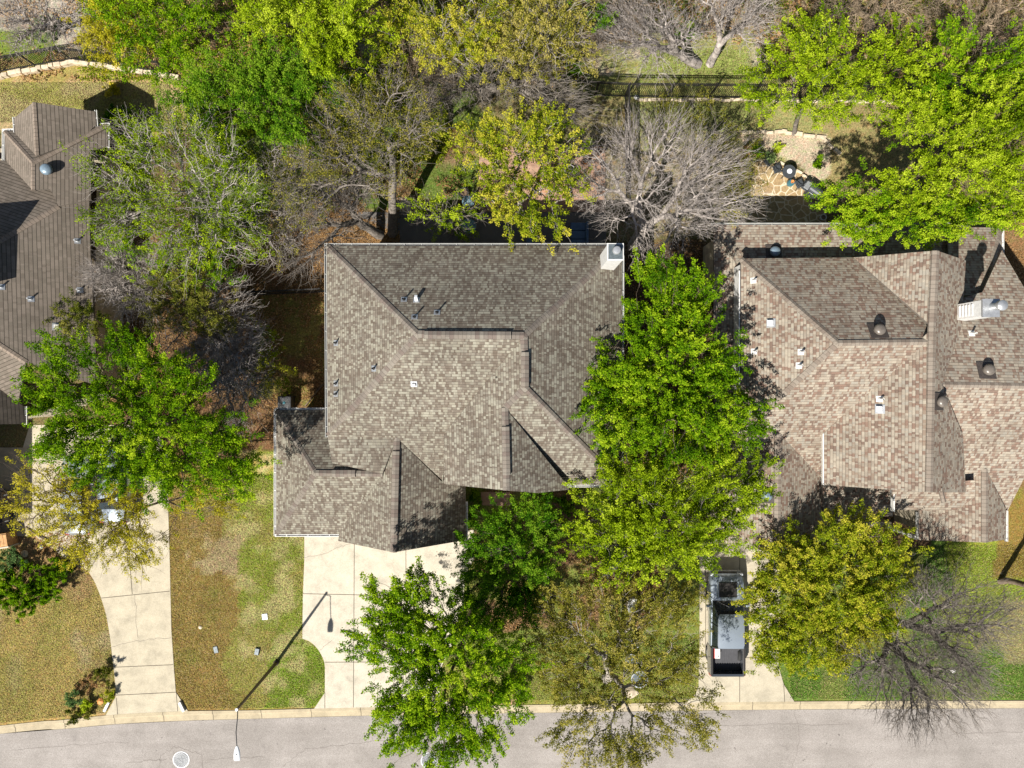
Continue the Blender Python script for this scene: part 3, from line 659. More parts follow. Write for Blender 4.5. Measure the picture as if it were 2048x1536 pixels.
GGW = plane3((1557, 867, 5.0), (1555, 1105, 5.0), (1430, 1088, 3.0)); GGE = plane3((1557, 867, 5.0), (1555, 1105, 5.0), (1652, 1088, 3.0))
fr_ = [(N1, [(1482, 517), (1707, 515), (1862, 655), (1862, 684), (1677, 686)]), (W1, [(1482, 517), (1677, 686), (1539, 813), (1482, 868)]),
       (S1, [(1677, 686), (1862, 684), (1650, 867), (1650, 985), (1594, 985), (1500, 930), (1478, 872), (1539, 813)]),
       (GN, [(1707, 515), (1873, 501), (1866, 655)]), (GS, [(1866, 655), (1862, 700), (1860, 985), (1648, 970), (1648, 867)]),
       (GE, [(1873, 501), (1932, 521), (1925, 620), (1928, 640), (1884, 768), (1926, 870), (1932, 985), (1860, 985)]),
       (EN, [(1882, 769), (1920, 640), (1912, 600), (1965, 584), (2004, 500), (2050, 578), (2130, 700), (2120, 773)]),
       (ES, [(1882, 770), (2120, 773), (2100, 850), (2048, 957), (2013, 1026), (1900, 1026), (1895, 950), (1905, 850)]),
       (SGW, [(1971, 937), (1971, 1085), (1838, 1080), (1838, 1015), (1860, 1000), (1925, 950)]), (SGE, [(1971, 937), (2013, 1020), (2012, 1079), (1971, 1085)]),
       (PR, [(1646, 960), (1786, 960), (1786, 1032), (1646, 1045)]), (FM, [(1785, 976), (1950, 960), (1950, 1021), (1785, 1020)]),
       (N2, [(1425, 450), (1940, 450), (1940, 540), (1482, 540)]), (WL, [(1428, 450), (1484, 512), (1484, 900), (1428, 900)]),
       (K1, [(1895, 455), (2004, 455), (1962, 590), (1900, 590)]), (K2, [(2004, 455), (2004, 512), (1960, 620), (1955, 590)]),
       (GGW, [(1557, 867), (1555, 1105), (1430, 1088), (1430, 900), (1520, 880)]), (GGE, [(1557, 867), (1600, 876), (1652, 905), (1652, 1088), (1555, 1105)])]
rr = roofslabs('roof', fr_, M['roof_right'], M['edge'], hr)
for pl, a, b, ww in ((N1, (1482, 517), (1677, 686), .28), (W1, (1677, 686), (1520, 832), .28), (N1, (1677, 686), (1862, 684), .28), (GN, (1873, 501), (1866, 655), .34), (GS, (1866, 655), (1860, 985), .34),
                     (EN, (1882, 769), (2110, 773), .28), (SGW, (1971, 937), (1971, 1085), .34), (GGW, (1557, 867), (1555, 1105), .34), (K1, (2004, 455), (1962, 590), .28), (GE, (1882, 976), (1890, 1005), .2)):
    p, q = K(pl, a, b); cap(p, q, ww, M['cap_right'], rr)
wx0 = P(1481, 600, 5.0).x
WB = (wx0 + .03, P(1482, 517, 5).y - .3)
walls('wall', [(WB[0], WB[1]), (23.0, WB[1]), (23.0, -4.6), (16.9, -4.6), (16.9, -2.4), (WB[0], -2.4)], -.1, [4.86, 4.6, 4.3, 4.6, 4.3, 4.3], M['white'], hr)
walls('lower_wall', [(11.3, P(1480, 450, 3.6).y - .5), (25.2, P(1480, 450, 3.6).y - .5), (25.2, 5), (11.3, 5)], -.1, 3.4, M['stone'], hr)
walls('porch_wall', [(16.8, -4.6), (20.9, -4.6), (20.9, -6.9), (16.8, -6.9)], -.1, 2.9, M['stone'], hr)
walls('east_wall', [(23.0, 4.5), (27.5, 4.5), (27.5, -4.2), (25.9, -4.2), (25.9, -8.1), (22.6, -8.1), (22.6, -4.6)], -.1, 3.2, M['stone'], hr)
walls('garage_wall', [(11.5, -2.9), (16.6, -2.9), (16.6, -8.2), (11.5, -8.2)], -.1, 2.9, M['stone'], hr)
mb = MB(); a = P(1652, 1088, 3.0); mb.poly([(11.5, -8.25, -.1), (16.6, -8.25, -.1), (16.6, -8.25, 3.0), (13.85, -8.25, 4.8), (11.5, -8.25, 3.1)]); mb.build('gable_wall', M['stone'], hr, merge=False)
mb = MB(); mb.box((13.6, -8.30, 1.1), (3.6, 0.06, 2.2)); gd = mb.build('garage_door', M['white'], hr)
mb = MB()
for k in range(4): mb.box((13.6, -8.35, 0.35 + .52 * k), (3.4, 0.05, 0.44))
mb.build('door_panel', M['white'], gd, bevel=.01)
mb = MB(); mb.box((21.2, -8.1, .45), (1.5, .25, .95)); mb.build('porch_wall', M['stone'], hr, bevel=.01)
p = P(1838, 1052, 3.2); mb = MB(); mb.box((p.x, p.y, 3.12), (.16, 1.5, .22)); mb.build('porch_beam', M['white'], hr, bevel=.01)
mb = MB(); mb.box((p.x, p.y - .68, 1.5), (.2, .2, 3.0)); mb.build('porch_post', M['white'], hr, bevel=.01)
for wx, wy, f_ in ((18.4, -6.93, (0, -1)), (24.2, -8.13, (0, -1)), (14.5, P(1480, 450, 3.6).y - .47, (0, 1)), (17.5, P(1480, 450, 3.6).y - .47, (0, 1))): window(wx, wy, 1.5, 1.5, 1.4, f_, hr)
for nm, pts in (('gutter', [E3(N2, (1425, 448)), E3(N2, (1900, 448))]), ('gutter', [E3(K2, (2006, 462)), E3(K2, (2006, 512))]), ('gutter', [E3(SGE, (2014, 1024)), E3(SGE, (2014, 1081))])):
    gut(pts, M['gutter'] if pts[0].y > 0 and pts[0].x < 20 else M['white'], hr)
mb = MB(); a, b = E3(W1, (1480, 541)), E3(W1, (1480, 866)); mb.box(((a.x + b.x) / 2 - .02, (a.y + b.y) / 2, a.z - .12), (.05, abs(a.y - b.y), .2)); mb.build('fascia', M['white'], hr)
a, b = E3(GS, (1647, 867)), E3(GS, (1647, 970)); mb = MB(); mb.box(((a.x + b.x) / 2, (a.y + b.y) / 2, a.z - .08), (.05, abs(a.y - b.y), .18)); mb.build('fascia', M['white'], hr)
a, b = E3(FM, (1784, 982)), E3(FM, (1784, 1020)); mb = MB(); mb.box(((a.x + b.x) / 2, (a.y + b.y) / 2, a.z - .25), (.06, abs(a.y - b.y), .3)); mb.build('fascia', M['white'], hr)
# right chimney
ct = 8.7; q0 = P(1963, 600, ct); q1 = P(1994, 633, ct); cx, cy = (q0.x + q1.x) / 2, (q0.y + q1.y) / 2; sx, sy = q1.x - q0.x, q0.y - q1.y
mb = MB(); mb.box((cx, cy, (ct + 3) / 2), (sx, sy, ct - 3)); ch = mb.build('chimney', M['white'], hr, bevel=.01)
mb = MB(); mb.box((cx, cy, ct + .1), (sx + .08, sy + .08, .08)); mb.build('chimney_cap', M['galv'], ch)
mb = MB()
for k in range(7): mb.box((cx - sx / 2 - .02, cy, 6.6 + .24 * k), (.05, sy * .7, .10))
mb.build('louvre', M['white'], ch, bevel=.01)
mb = MB(); mb.lathe((cx + .05, cy + .05, ct + .14), [(.19, 0), (.16, .12), (.16, .55), (.24, .55), (.24, .72), (.2, .76), (0, .80)], 24); mb.build('flue', M['galv'], ch, smooth=True)
for (px, py), pl in (((1507, 561), W1), ((1508, 703), W1), ((1602, 704), W1), ((1598, 731), W1), ((1759, 798), GS), ((1943, 667), EN)): pipe(onplane(pl, px, py), pl[0], rr, 'white', .4, 'white', .05)
boxvent(onplane(W1, 1542, 646), W1[0], rr, 'lamp', .3, .2); boxvent(onplane(GS, 1760, 818), GS[0], rr, 'lamp', .3, .2)
for (px, py), pl, mt in (((1755, 662), N1, 'smoke'), ((1972, 741), EN, 'smoke'), ((1877, 803), GE, 'smoke'), ((1533, 990), GGW, 'bluegrey'), ((1547, 505), N2, 'bluegrey')): domevent(onplane(pl, px, py), pl[0], rr, mt)

# ---- left house
hl = empty('house', P(60, 560), 'left-hand house with a plain taupe roof scored by dark course lines', 'house')
zr = 4.66
RE = plane3((67, 204, zr), (73, 310, zr), (190, 223, 3.2)); RW = plane3((67, 204, zr), (73, 310, zr), (28, 236, 3.6))
HN = plane3((65, 325, 4.66), (215, 248, 3.0), (8, 262, 3.5)); HE = plane3((65, 325, 4.66), (65, 380, 4.66), (215, 260, 2.9)); HW = plane3((12, 265, 3.5), (65, 325, 4.66), (14, 320, 3.5))
NN = plane3((14, 320, 3.2), (117, 412, 4.0), (0, 480, 5.4)); EE = plane3((117, 412, 4.0), (0, 480, 5.4), (190, 690, 3.2)); SS = plane3((0, 690, 5.2), (52, 725, 4.6), (36, 805, 3.8)); E4 = plane3((0, 780, 4.2), (48, 815, 3.3), (50, 845, 3.3))
fl = [(RE, [(67, 204), (190, 223), (192, 250), (160, 280), (73, 312)]), (RW, [(67, 204), (73, 312), (30, 266), (28, 236)]),
      (HN, [(8, 262), (215, 248), (65, 325)]), (HE, [(65, 325), (215, 248), (215, 292), (182, 300), (181, 400), (117, 412), (100, 378), (65, 380)]), (HW, [(8, 262), (65, 325), (65, 380), (12, 322)]),
      (NN, [(14, 320), (65, 380), (100, 378), (117, 412), (0, 480), (-160, 575), (-160, 330)]),
      (EE, [(117, 412), (178, 398), (181, 512), (191, 690), (191, 770), (50, 725), (0, 692), (-150, 590), (0, 480)]),
      (SS, [(0, 692), (-150, 600), (-150, 700), (0, 778), (36, 806), (52, 725)]), (E4, [(0, 776), (-150, 700), (-150, 850), (50, 848), (46, 812), (36, 804)])]
rl = roofslabs('roof', fl, M['roof_left'], M['edge'], hl)
for pl, a, b, ww in ((RE, (67, 204), (73, 310), .22), (HN, (65, 325), (213, 249), .28), (HE, (65, 325), (65, 380), .22), (HN, (8, 262), (65, 325), .24), (EE, (117, 412), (-150, 568), .3), (EE, (52, 725), (0, 692), .28), (EE, (0, 692), (-150, 590), .28)):
    p, q = K(pl, a, b); cap(p, q, ww, M['cap_left'], rl)
gut([E3(HN, (6, 260)), E3(HN, (30, 259))], M['white'], hl); gut([E3(HW, (6, 262)), E3(HW, (6, 318))], M['white'], hl); gut([E3(RW, (27, 236)), E3(RW, (29, 262))], M['white'], hl)
gut([E3(RE, (191, 222)), E3(RE, (193, 250))], M['white'], hl); gut([E3(HN, (193, 249)), E3(HN, (216, 248))], M['white'], hl); gut([E3(HE, (216, 249)), E3(HE, (216, 292))], M['white'], hl)
gut([E3(E4, (51, 815)), E3(E4, (51, 847))], M['white'], hl)
walls('wall', [(-31, 13.0), (-23.6, 13.0), (-22.3, 12.5), (-22.9, 11), (-23.0, 2), (-23.0, -.5), (-27, -1.9), (-31, -1.9)], -.1, 2.85, M['stone'], hl)
window(-28.6, -1.93, 1.5, 1.4, 1.3, (0, -1), hl); window(-22.97, 6, 1.5, 1.4, 1.3, (1, 0), hl)
domevent(onplane(HE, 96, 341), HE[0], rl, 'bluegrey', .3, .12)
for (px, py) in ((155, 482), (62, 598), (160, 580), (3, 574)): pipe(onplane(EE, px, py), EE[0], rl, 'lamp', .32, 'galv', .04)
boxvent(onplane(EE, 113, 653), EE[0], rl, 'white', .24, .16)
walls('unseen_upper_wall', [(-34, 8.0), (-26.6, 8.0), (-26.6, 5.0), (-34, 5.0)], 2.5, 6.3, M['stone'], hl)  # unseen upper block, added to throw a shadow on the roof below
mb = MB(); e = [(-34.4, 8.3, 6.3), (-26.4, 8.3, 6.3), (-26.4, 4.7, 6.3), (-34.4, 4.7, 6.3)]; rg = [(-32.8, 6.5, 7.2), (-28.0, 6.5, 7.2)]
mb.poly([e[0], e[1], rg[1], rg[0]]); mb.poly([e[1], e[2], rg[1]]); mb.poly([e[2], e[3], rg[0], rg[1]]); mb.poly([e[3], e[0], rg[0]]); mb.poly(e[::-1])
mb.build('unseen_upper_roof', M['roof_left'], hl, merge=False)
walls('unseen_front_wall', [(-38, -2.5), (-30.9, -2.5), (-30.9, -10.3), (-38, -10.3)], -.1, 4.6, M['stone'], hl)  # wing out of view, added to keep the porch floor in shade
mb = MB(); e = [(-38.4, -2.1, 4.6), (-30.6, -2.1, 4.6), (-30.6, -10.7, 4.6), (-38.4, -10.7, 4.6)]; rg = [(-34.5, -5.6, 6.6), (-34.5, -7.2, 6.6)]
mb.poly([e[0], e[1], rg[0]]); mb.poly([e[1], e[2], rg[1], rg[0]]); mb.poly([e[2], e[3], rg[1]]); mb.poly([e[3], e[0], rg[0], rg[1]]); mb.poly(e[::-1])
mb.build('unseen_front_roof', M['roof_left'], hl, merge=False)

# ------------------------------------------------------------------ street furniture
def street_lamp():
    b = P(553, 1325); h = 6.05
    r = empty('street_lamp', b, 'tall dark bronze street lamp leaning over the kerb with a pale lamp head', 'street lamp')
    t = Vector((b.x, b.y, h))
    mb = MB(); mb.lathe(b, [(.17, 0), (.17, .12), (.105, .16), (.1, .3), (.085, h * .5), (.065, h)], 14); mb.build('pole', M['pole'], r, smooth=True)
    mb = MB(); mb.lathe(t, [(.0, -.01), (.075, 0), (.075, .05), (0, .07)], 14); mb.build('pole_cap', M['lamp'], r, smooth=True)
    q = P(474, 1494, 6.3); pts = [t - Vector((0, 0, .12)), P(475, 1436, 6.3), P(472, 1465, 6.38), P(474, 1494, 6.36)]
    mb = MB()
    for a, c in zip(pts[:-1], pts[1:]): mb.tube(a, c, .026, .024, 8)
    mb.build('arm', M['dark_metal'], r, smooth=True)
    e = P(474, 1492, 6.36); e2 = P(474, 1521, 6.3); d = (e2 - e); L_ = d.length; mb = MB(); rings = []
    for t_, w_, hh in ((0, .05, .05), (.12, .09, .08), (.35, .15, .11), (.65, .17, .12), (.9, .165, .09), (1, .15, .05)):
        c = e.lerp(e2, t_); rings.append([c + Vector((w_ * math.cos(a), 0, hh * math.sin(a) * (.8 if math.sin(a) > 0 else .5))) for a in [2 * PI * k / 14 for k in range(14)]])
    mb.loft(rings); lh = mb.build('lamp_head', M['lamp'], r, smooth=True)
    c = e.lerp(e2, .55); mb = MB(); mb.lathe(c + Vector((0, 0, .09)), [(.028, 0), (.028, .05), (0, .06)], 10); mb.build('photocell', M['dark_metal'], lh)
street_lamp()

def manhole(px, py, label):
    p = P(px, py); p.z = -0.085; r = empty('manhole_cover', p, label, 'manhole cover', 'manhole covers in the road')
    m = paint('worn_cast_iron', (0.36, 0.365, 0.375), 0.55, .2, .25, 14)
    mb = MB(); mb.lathe(p, [(.50, -.02), (.50, .008), (.44, .012), (.44, .0)], 36); mb.build('frame', [m], r)
    mb = MB(); mb.lathe(p, [(.425, -.02), (.425, .010), (0, .010)], 36, 1)
    for R_ in (.40, .34, .26): mb.torus(p + Vector((0, 0, .012)), R_, .012, 36, 5)
    for k in range(22): a = 2 * PI * k / 22; mb.box(p + Vector((math.cos(a) * .37, math.sin(a) * .37, .015)), (.035, .02, .012), a)
    for k in range(5):
        a = PI / 2 + 2 * PI * k / 5; a2 = a + 2 * PI * 2 / 5
        mb.tube(p + Vector((math.cos(a) * .22, math.sin(a) * .22, .014)), p + Vector((math.cos(a2) * .22, math.sin(a2) * .22, .014)), .011, n=5)
    mb.build('cover', [m, M['charcoal']], r)
manhole(361, 1521, 'studded iron manhole cover ringed by a crack in the asphalt')
manhole(858, 1523, 'manhole cover half hidden under the hanging green branches over the road')

def smallbox(px, py, w_, d_, h_, mat, name, label, cat, rz=0, group=None):
    p = P(px, py); r = empty(name, p, label, cat, group, rz)
    mb = MB(); mb.box(p + Vector((0, 0, h_ / 2)), (w_, d_, h_), rz); mb.build('box', M[mat], r, bevel=.01)
    mb = MB(); mb.box(p + Vector((0, 0, h_ + .012)), (w_ * .92, d_ * .92, .02), rz); mb.box(p + Vector((0, 0, h_ + .026)), (w_ * .2, d_ * .12, .012), rz); mb.build('lid', M[mat], r, bevel=.006)
    return r
smallbox(530, 1233, .33, .36, .04, 'galv', 'meter_lid', 'pale square meter lid in the lawn beside the middle driveway', 'utility lid', .1)
smallbox(515, 1302, .26, .40, .12, 'flashing', 'meter_lid', 'slate blue meter lid in the lawn nearest the street lamp', 'utility lid', -.2)
smallbox(432, 1299, .26, .40, .04, 'flashing', 'meter_lid', 'dull grey meter lid in the brown strip of lawn', 'utility lid', .25)

def rock(name, px, py, s, label, cat='boulder', mat='rock', group=None, sq=(1, 1, .6)):
    p = P(px, py); bm = bmesh.new(); bmesh.ops.create_icosphere(bm, subdivisions=3, radius=s); rn = random.Random(int(px * 7 + py))
    fr = [Vector((rn.uniform(-1, 1), rn.uniform(-1, 1), rn.uniform(-1, 1))).normalized() for _ in range(11)]
    for v in bm.verts:
        n = v.co.normalized(); k = 1.0
        for q in fr:
            d_ = n.dot(q)
            if d_ > .72: k = min(k, .74 / d_)
        v.co = v.co * k * rn.uniform(.97, 1.03); v.co = Vector((v.co.x * sq[0], v.co.y * sq[1], v.co.z * sq[2]))
    me = bpy.data.meshes.new(name); bm.to_mesh(me); bm.free(); me.materials.append(M[mat]); o = link(name, me); o.location = p + Vector((0, 0, s * sq[2] * .45))
    return setp(o, label, cat, group)
rock('boulder', 1262, 1383, .42, 'pale flat boulder on the grass between the wispy tree and the kerb', sq=(1.15, .9, .5))
rock('boulder', 1905, 1341, .16, 'small white stone in the green lawn under the bare tree', mat='white')
rock('boulder', 401, 1254, .12, 'little tan stone in the brown lawn above the grey meter lid')
rock('boulder', 1273, 195, .16, 'white boulder at the corner where the two iron fences meet', mat='white')
rock('boulder', 960, 190, .26, 'pale rock by the far fence at the foot of the grey bare tree')
rock('boulder', 202, 1402, .2, 'orange stone in the shrub bed at the driveway mouth', mat='orange')
rock('boulder', 50, 1107, .22, 'round pale rock in the dry bed under the left porch')
for (x, y, lab) in ((215, 1412, 'red and white painted stone edge at the left side of the driveway mouth'), (365, 1412, 'white painted stone edge at the right side of the driveway mouth')):
    p = P(x, y); mb = MB(); mb.box(p + Vector((0, 0, .1)), (.16, .62, .12), -.45 if x < 300 else .45); o = mb.build('kerb_stone', M['white'], bevel=.02); setp(o, lab, 'stone')

# ------------------------------------------------------------------ vehicles
def ringx(y, prof):      # prof: list of (halfwidth, z) from bottom to top, mirrored
    return [Vector((w_, y, z)) for w_, z in prof] + [Vector((-w_, y, z)) for w_, z in reversed(prof)]
def wheels(r, tr, wb, rad, T, wd=.24):
    for sx_ in (-1, 1):
        for yy in (wb[0], wb[1]):
            c = Vector((sx_ * tr, yy, rad)); ax = Vector((1, 0, 0))
            mb = MB(); mb.lathe(T @ (c - ax * wd / 2), [(rad * .62, 0), (rad * .95, 0), (rad, .04), (rad, wd - .04), (rad * .95, wd), (rad * .62, wd)], 22, 0, (T.to_3x3() @ ax)); wh = mb.build('wheel', M['rubber'], r, smooth=True)
            mb = MB(); mb.lathe(T @ (c - ax * (wd / 2 - .02)), [(0, 0), (rad * .6, .0), (rad * .62, wd - .04), (rad * .3, wd - .07), (0, wd - .05)], 16, 0, (T.to_3x3() @ ax)); mb.build('rim', M['galv'], wh)
def TF(mb, T):
    mb.v = [tuple(T @ Vector(v)) for v in mb.v]; return mb
def pickup():
    # nose points up the picture (+y)
    c = P(1443, 1236); r = empty('pickup_truck', c, 'silver pickup truck with a black hood panel, parked nose-in on the right driveway', 'pickup truck')
    T = Matrix.Translation(c + Vector((0, 0, .05)))
    W_ = .98
    mb = MB(); rings = []
    for y, wd, zt, sh in ((2.94, .66, .93, .80), (2.88, .85, 1.04, .9), (2.7, .95, 1.13, .95), (2.2, .985, 1.17, 1.0), (1.7, .99, 1.20, 1.0), (1.4, .99, 1.20, 1.0)):
        rings.append(ringx(y, [(wd * .92, .42), (wd, .55), (wd, .9), (wd * .97, zt - .08), (wd * .82, zt), (.0, zt + .03)]))
    for y in (.8, -.6, -1.27): rings.append(ringx(y, [(W_ * .92, .42), (W_, .55), (W_, .95), (W_ * .98, 1.12), (W_ * .9, 1.18), (0, 1.18)]))
    mb.loft(rings); TF(mb, T).build('body', M['silver'], r, smooth=True)
    mb = MB()    # raised fender lines and the dark panel in the hood
    mb.poly([(-.52, 2.45, 1.235), (.52, 2.45, 1.235), (.50, 1.62, 1.25), (-.50, 1.62, 1.25)]); mb.box((0, 2.03, 1.20), (1.02, .84, .07)); hd = TF(mb, T).build('hood_panel', M['blackpaint'], r)
    mb = MB()
    for s_ in (-1, 1): mb.box((s_ * .60, 2.05, 1.205), (.09, .95, .05)); mb.box((s_ * .3, 2.62, 1.15), (.16, .3, .05))
    TF(mb, T).build('hood_ridge', M['silver'], hd, bevel=.015)
    mb = MB(); mb.box((0, 2.93, .62), (1.75, .14, .24)); mb.box((0, 2.93, .88), (1.2, .08, .22), mat=1); TF(mb, T).build('bumper', [M['galv'], M['blackpaint']], r, bevel=.03)
    # cabin
    mb = MB(); mb.loft([[Vector((-.88, 1.42, 1.18)), Vector((.88, 1.42, 1.18)), Vector((.92, -1.25, 1.17)), Vector((-.92, -1.25, 1.17))], [Vector((-.72, .68, 1.80)), Vector((.72, .68, 1.80)), Vector((.76, -1.08, 1.80)), Vector((-.76, -1.08, 1.80))]]); TF(mb, T).build('cabin_glass', M['glass'], r)
    mb = MB(); rg = []
    for y, z, wd in ((.80, 1.765, .62), (.72, 1.80, .69), (.5, 1.84, .74), (-.3, 1.87, .76), (-.95, 1.845, .76), (-1.13, 1.79, .74)): rg.append(ringx(y, [(wd, z - .05), (wd * .97, z - .01), (wd * .7, z + .015), (0, z + .025)]))
    mb.loft(rg); TF(mb, T).build('cab_roof', M['silver'], r, smooth=True)
    for s_ in (-1, 1):
        for a_, b_, q_ in (((s_ * .87, 1.40, 1.18), (s_ * .72, .70, 1.79), .035), ((s_ * .91, .12, 1.18), (s_ * .755, .08, 1.80), .03), ((s_ * .92, -1.24, 1.17), (s_ * .76, -1.1, 1.80), .045)):
            mb = MB(); mb.tube(a_, b_, q_, n=6); TF(mb, T).build('pillar', M['charpaint'], r)
    mb = MB(); mb.box((0, 1.37, 1.235), (1.6, .06, .03)); mb.tube((-.55, 1.35, 1.25), (.0, 1.12, 1.47), .012, n=5); mb.tube((.1, 1.35, 1.25), (.6, 1.14, 1.46), .012, n=5); TF(mb, T).build('wiper', M['blackpaint'], r)
    # bed: side walls, floor with ribs, tailgate
    mb = MB()
    for s_ in (-1, 1): mb.box((s_ * .93, -2.08, .86), (.13, 1.64, .72)); mb.box((s_ * .93, -2.08, 1.225), (.15, 1.62, .03), mat=1)
    mb.box((0, -1.31, .86), (1.76, .08, .70)); TF(mb, T).build('bed_side', [M['charpaint'], M['blackpaint']], r, bevel=.02)
    mb = MB(); mb.box((0, -2.10, .60), (1.74, 1.56, .06))
    for k in range(12): mb.box((-.77 + k * .14, -2.08, .645), (.06, 1.48, .03))
    TF(mb, T).build('bed_floor', M['bedliner'], r)
    mb = MB(); rg = [ringx(-2.80, [(.95, .5), (.99, .6), (.99, 1.2), (.96, 1.24)]), ringx(-2.95, [(.9, .5), (.94, .6), (.94, 1.17), (.9, 1.22)])]; mb.loft(rg); TF(mb, T).build('tailgate', M['charpaint'], r, smooth=True)
    for s_ in (-1, 1): mb = MB(); mb.box((s_ * .95, -2.90, .95), (.10, .12, .38)); TF(mb, T).build('tail_light', M['red'], r, bevel=.02)
    for s_ in (-1, 1): mb = MB(); mb.box((s_ * .82, 2.84, .93), (.24, .14, .16)); TF(mb, T).build('headlight', M['lamp'], r, bevel=.03)
    for s_ in (-1, 1):
        mb = MB(); mb.box((s_ * 1.13, 1.12, 1.22), (.24, .12, .18)); mb.tube((s_ * .92, 1.14, 1.14), (s_ * 1.05, 1.12, 1.18), .03, n=6); TF(mb, T).build('mirror', M['silver'], r, bevel=.03)
    wheels(r, .86, (1.85, -1.95), .40, T)
    # cooler in the bed
    p = c + Vector((-.60, -1.68, .0)); k = empty('cooler', p + Vector((0, 0, .71)), 'white and red cooler standing in the bed of the pickup truck', 'cooler')
    mb = MB(); mb.box(p + Vector((0, 0, .88)), (.34, .62, .34)); mb.build('box', M['red'], k, bevel=.02)
    mb = MB(); mb.box(p + Vector((.05, -.02, 1.07)), (.3, .56, .05)); mb.box(p + Vector((.1, -.16, 1.105)), (.05, .06, .02), mat=1); mb.build('lid', [M['white'], M['blackpaint']], k, bevel=.015)
pickup()
def sedan(px, py, rz, mat, label):
    c = P(px, py); r = empty('parked_car', c, label, 'car', 'cars under the golden tree', rz)
    T = Matrix.Translation(c + Vector((0, 0, .05))) @ Matrix.Rotation(rz, 4, 'Z')
    mb = MB(); rings = []
    for y, wd, zt in ((2.3, .62, .62), (2.22, .76, .72), (1.9, .85, .82), (1.2, .89, .93), (.7, .90, .97), (-.9, .90, .98), (-1.7, .88, .98), (-2.2, .80, .92), (-2.35, .68, .72)):
        rings.append(ringx(y, [(wd * .9, .25), (wd, .4), (wd, .65), (wd * .96, zt - .08), (wd * .8, zt), (0, zt + .02)]))
    mb.loft(rings); TF(mb, T).build('body', mat, r, smooth=True)
    mb = MB(); mb.loft([[Vector((-.8, .95, .95)), Vector((.8, .95, .95)), Vector((.8, -1.55, .95)), Vector((-.8, -1.55, .95))], [Vector((-.62, .25, 1.41)), Vector((.62, .25, 1.41)), Vector((.6, -.95, 1.41)), Vector((-.6, -.95, 1.41))]]); TF(mb, T).build('cabin_glass', M['glass'], r)
    mb = MB(); rg = [ringx(y, [(w2, z - .05), (w2 * .96, z), (w2 * .7, z + .03), (0, z + .04)]) for y, z, w2 in ((.32, 1.39, .58), (.1, 1.43, .63), (-.5, 1.44, .63), (-.98, 1.40, .59))]; mb.loft(rg); TF(mb, T).build('roof', mat, r, smooth=True)
    for s_ in (-1, 1):
        mb = MB(); mb.box((s_ * .98, .62, .98), (.18, .1, .12)); TF(mb, T).build('mirror', mat, r, bevel=.02)
        mb = MB(); mb.box((s_ * .64, 2.16, .66), (.26, .2, .1)); TF(mb, T).build('headlight', M['lamp'], r, bevel=.02)
        mb = MB(); mb.box((s_ * .66, -2.24, .78), (.24, .14, .12)); TF(mb, T).build('tail_light', M['red'], r, bevel=.02)
    wheels(r, .8, (1.4, -1.4), .32, T, .2)
sedan(172, 985, .04, M['silver2'], 'pale silver car nearest the left house, glimpsed under the golden tree')
sedan(243, 962, .0, M['silver'], 'grey car beside the lawn, its tail showing between golden and green branches')

# ------------------------------------------------------------------ fences and garden walls
def fence(pts, h, label, post_sp=2.2, gap=.115, z0=0.0, mat='iron', name='iron_fence'):
    q = [P(*p) for p in pts]; r = empty(name, q[0], label, 'fence')
    mb = MB(); posts = []
    for a, b in zip(q[:-1], q[1:]):
        d = b - a; L_ = d.length; u = d.normalized(); rz = math.atan2(d.y, d.x); c = (a + b) / 2
        for zz_ in (.12, h - .22, h - .04): mb.box((c.x, c.y, z0 + zz_), (L_, .045, .045), rz)
        n = int(L_ / gap)
        for k in range(n): p = a + u * (k + .5) * L_ / n; mb.box((p.x, p.y, z0 + h / 2), (.024, .024, h - .02), rz)
        m = max(1, round(L_ / post_sp))
        for k in range(m): posts.append(a + u * k * L_ / m)
    posts.append(q[-1])
    mb.build('panel', M[mat], r, merge=False)
    for p in posts: mb = MB(); mb.box((p.x, p.y, z0 + h / 2 + .03), (.07, .07, h + .06)); mb.build('post', M[mat], r)
fence([(640, 176), (860, 180), (1130, 188), (1250, 194), (1500, 196), (1800, 200), (2080, 204)], 1.95, 'long black iron fence running along the back of the yards')
fence([(1250, 196), (1251, 330), (1252, 440)], 1.75, 'black iron fence dividing the two back yards, meeting the long fence at a corner')
fence([(-60, 161), (0, 150), (78, 136), (150, 124), (230, 133), (345, 152)], 1.6, 'black iron fence on the stone wall at the top left', 2.35, .13, .3)
fence([(480, 591), (652, 584)], 1.5, 'dark fence crossing the shaded side yard left of the middle house')
fence([(1150, 300), (1212, 300)], .9, 'low black railing at the far end of the brick patio', 1.2)
def drywall(pts, label, w_=.28, h=.35, seed=1, name='stone_wall', jit=.05):
    rn = random.Random(seed); q = [P(*p) for p in pts]; mb = MB(); acc = 0
    for a, b in zip(q[:-1], q[1:]):
        d = b - a; L_ = d.length; u = d.normalized(); rz = math.atan2(d.y, d.x); s = 0
        while s < L_:
            l = rn.uniform(.25, .6); p = a + u * (s + l / 2) + Vector((rn.uniform(-jit, jit), rn.uniform(-jit, jit), 0))
            mb.box((p.x, p.y, h / 2 + rn.uniform(-.02, .02)), (l * .96, w_ * rn.uniform(.85, 1.1), h), rz + rn.uniform(-.06, .06)); s += l
    o = mb.build(name, M['rock'], bevel=.03); return setp(o, label, 'wall')
drywall([(-60, 166), (0, 155), (78, 141), (152, 128), (235, 138), (350, 157)], 'low pale limestone wall under the top left iron fence', .24)
drywall([(1275, 200), (1500, 201), (1800, 206)], 'line of small white stones edging the grass below the long iron fence', .16, .12, 3, jit=.04)
drywall([(1480, 268), (1560, 264), (1640, 275), (1668, 300)], 'rough stone edging on the far side of the pale gravel bed', .2, .18, 5)
drywall([(1560, 325), (1610, 352), (1640, 384)], 'curved stone edging between the gravel bed and the patio grass', .14, .12, 7)
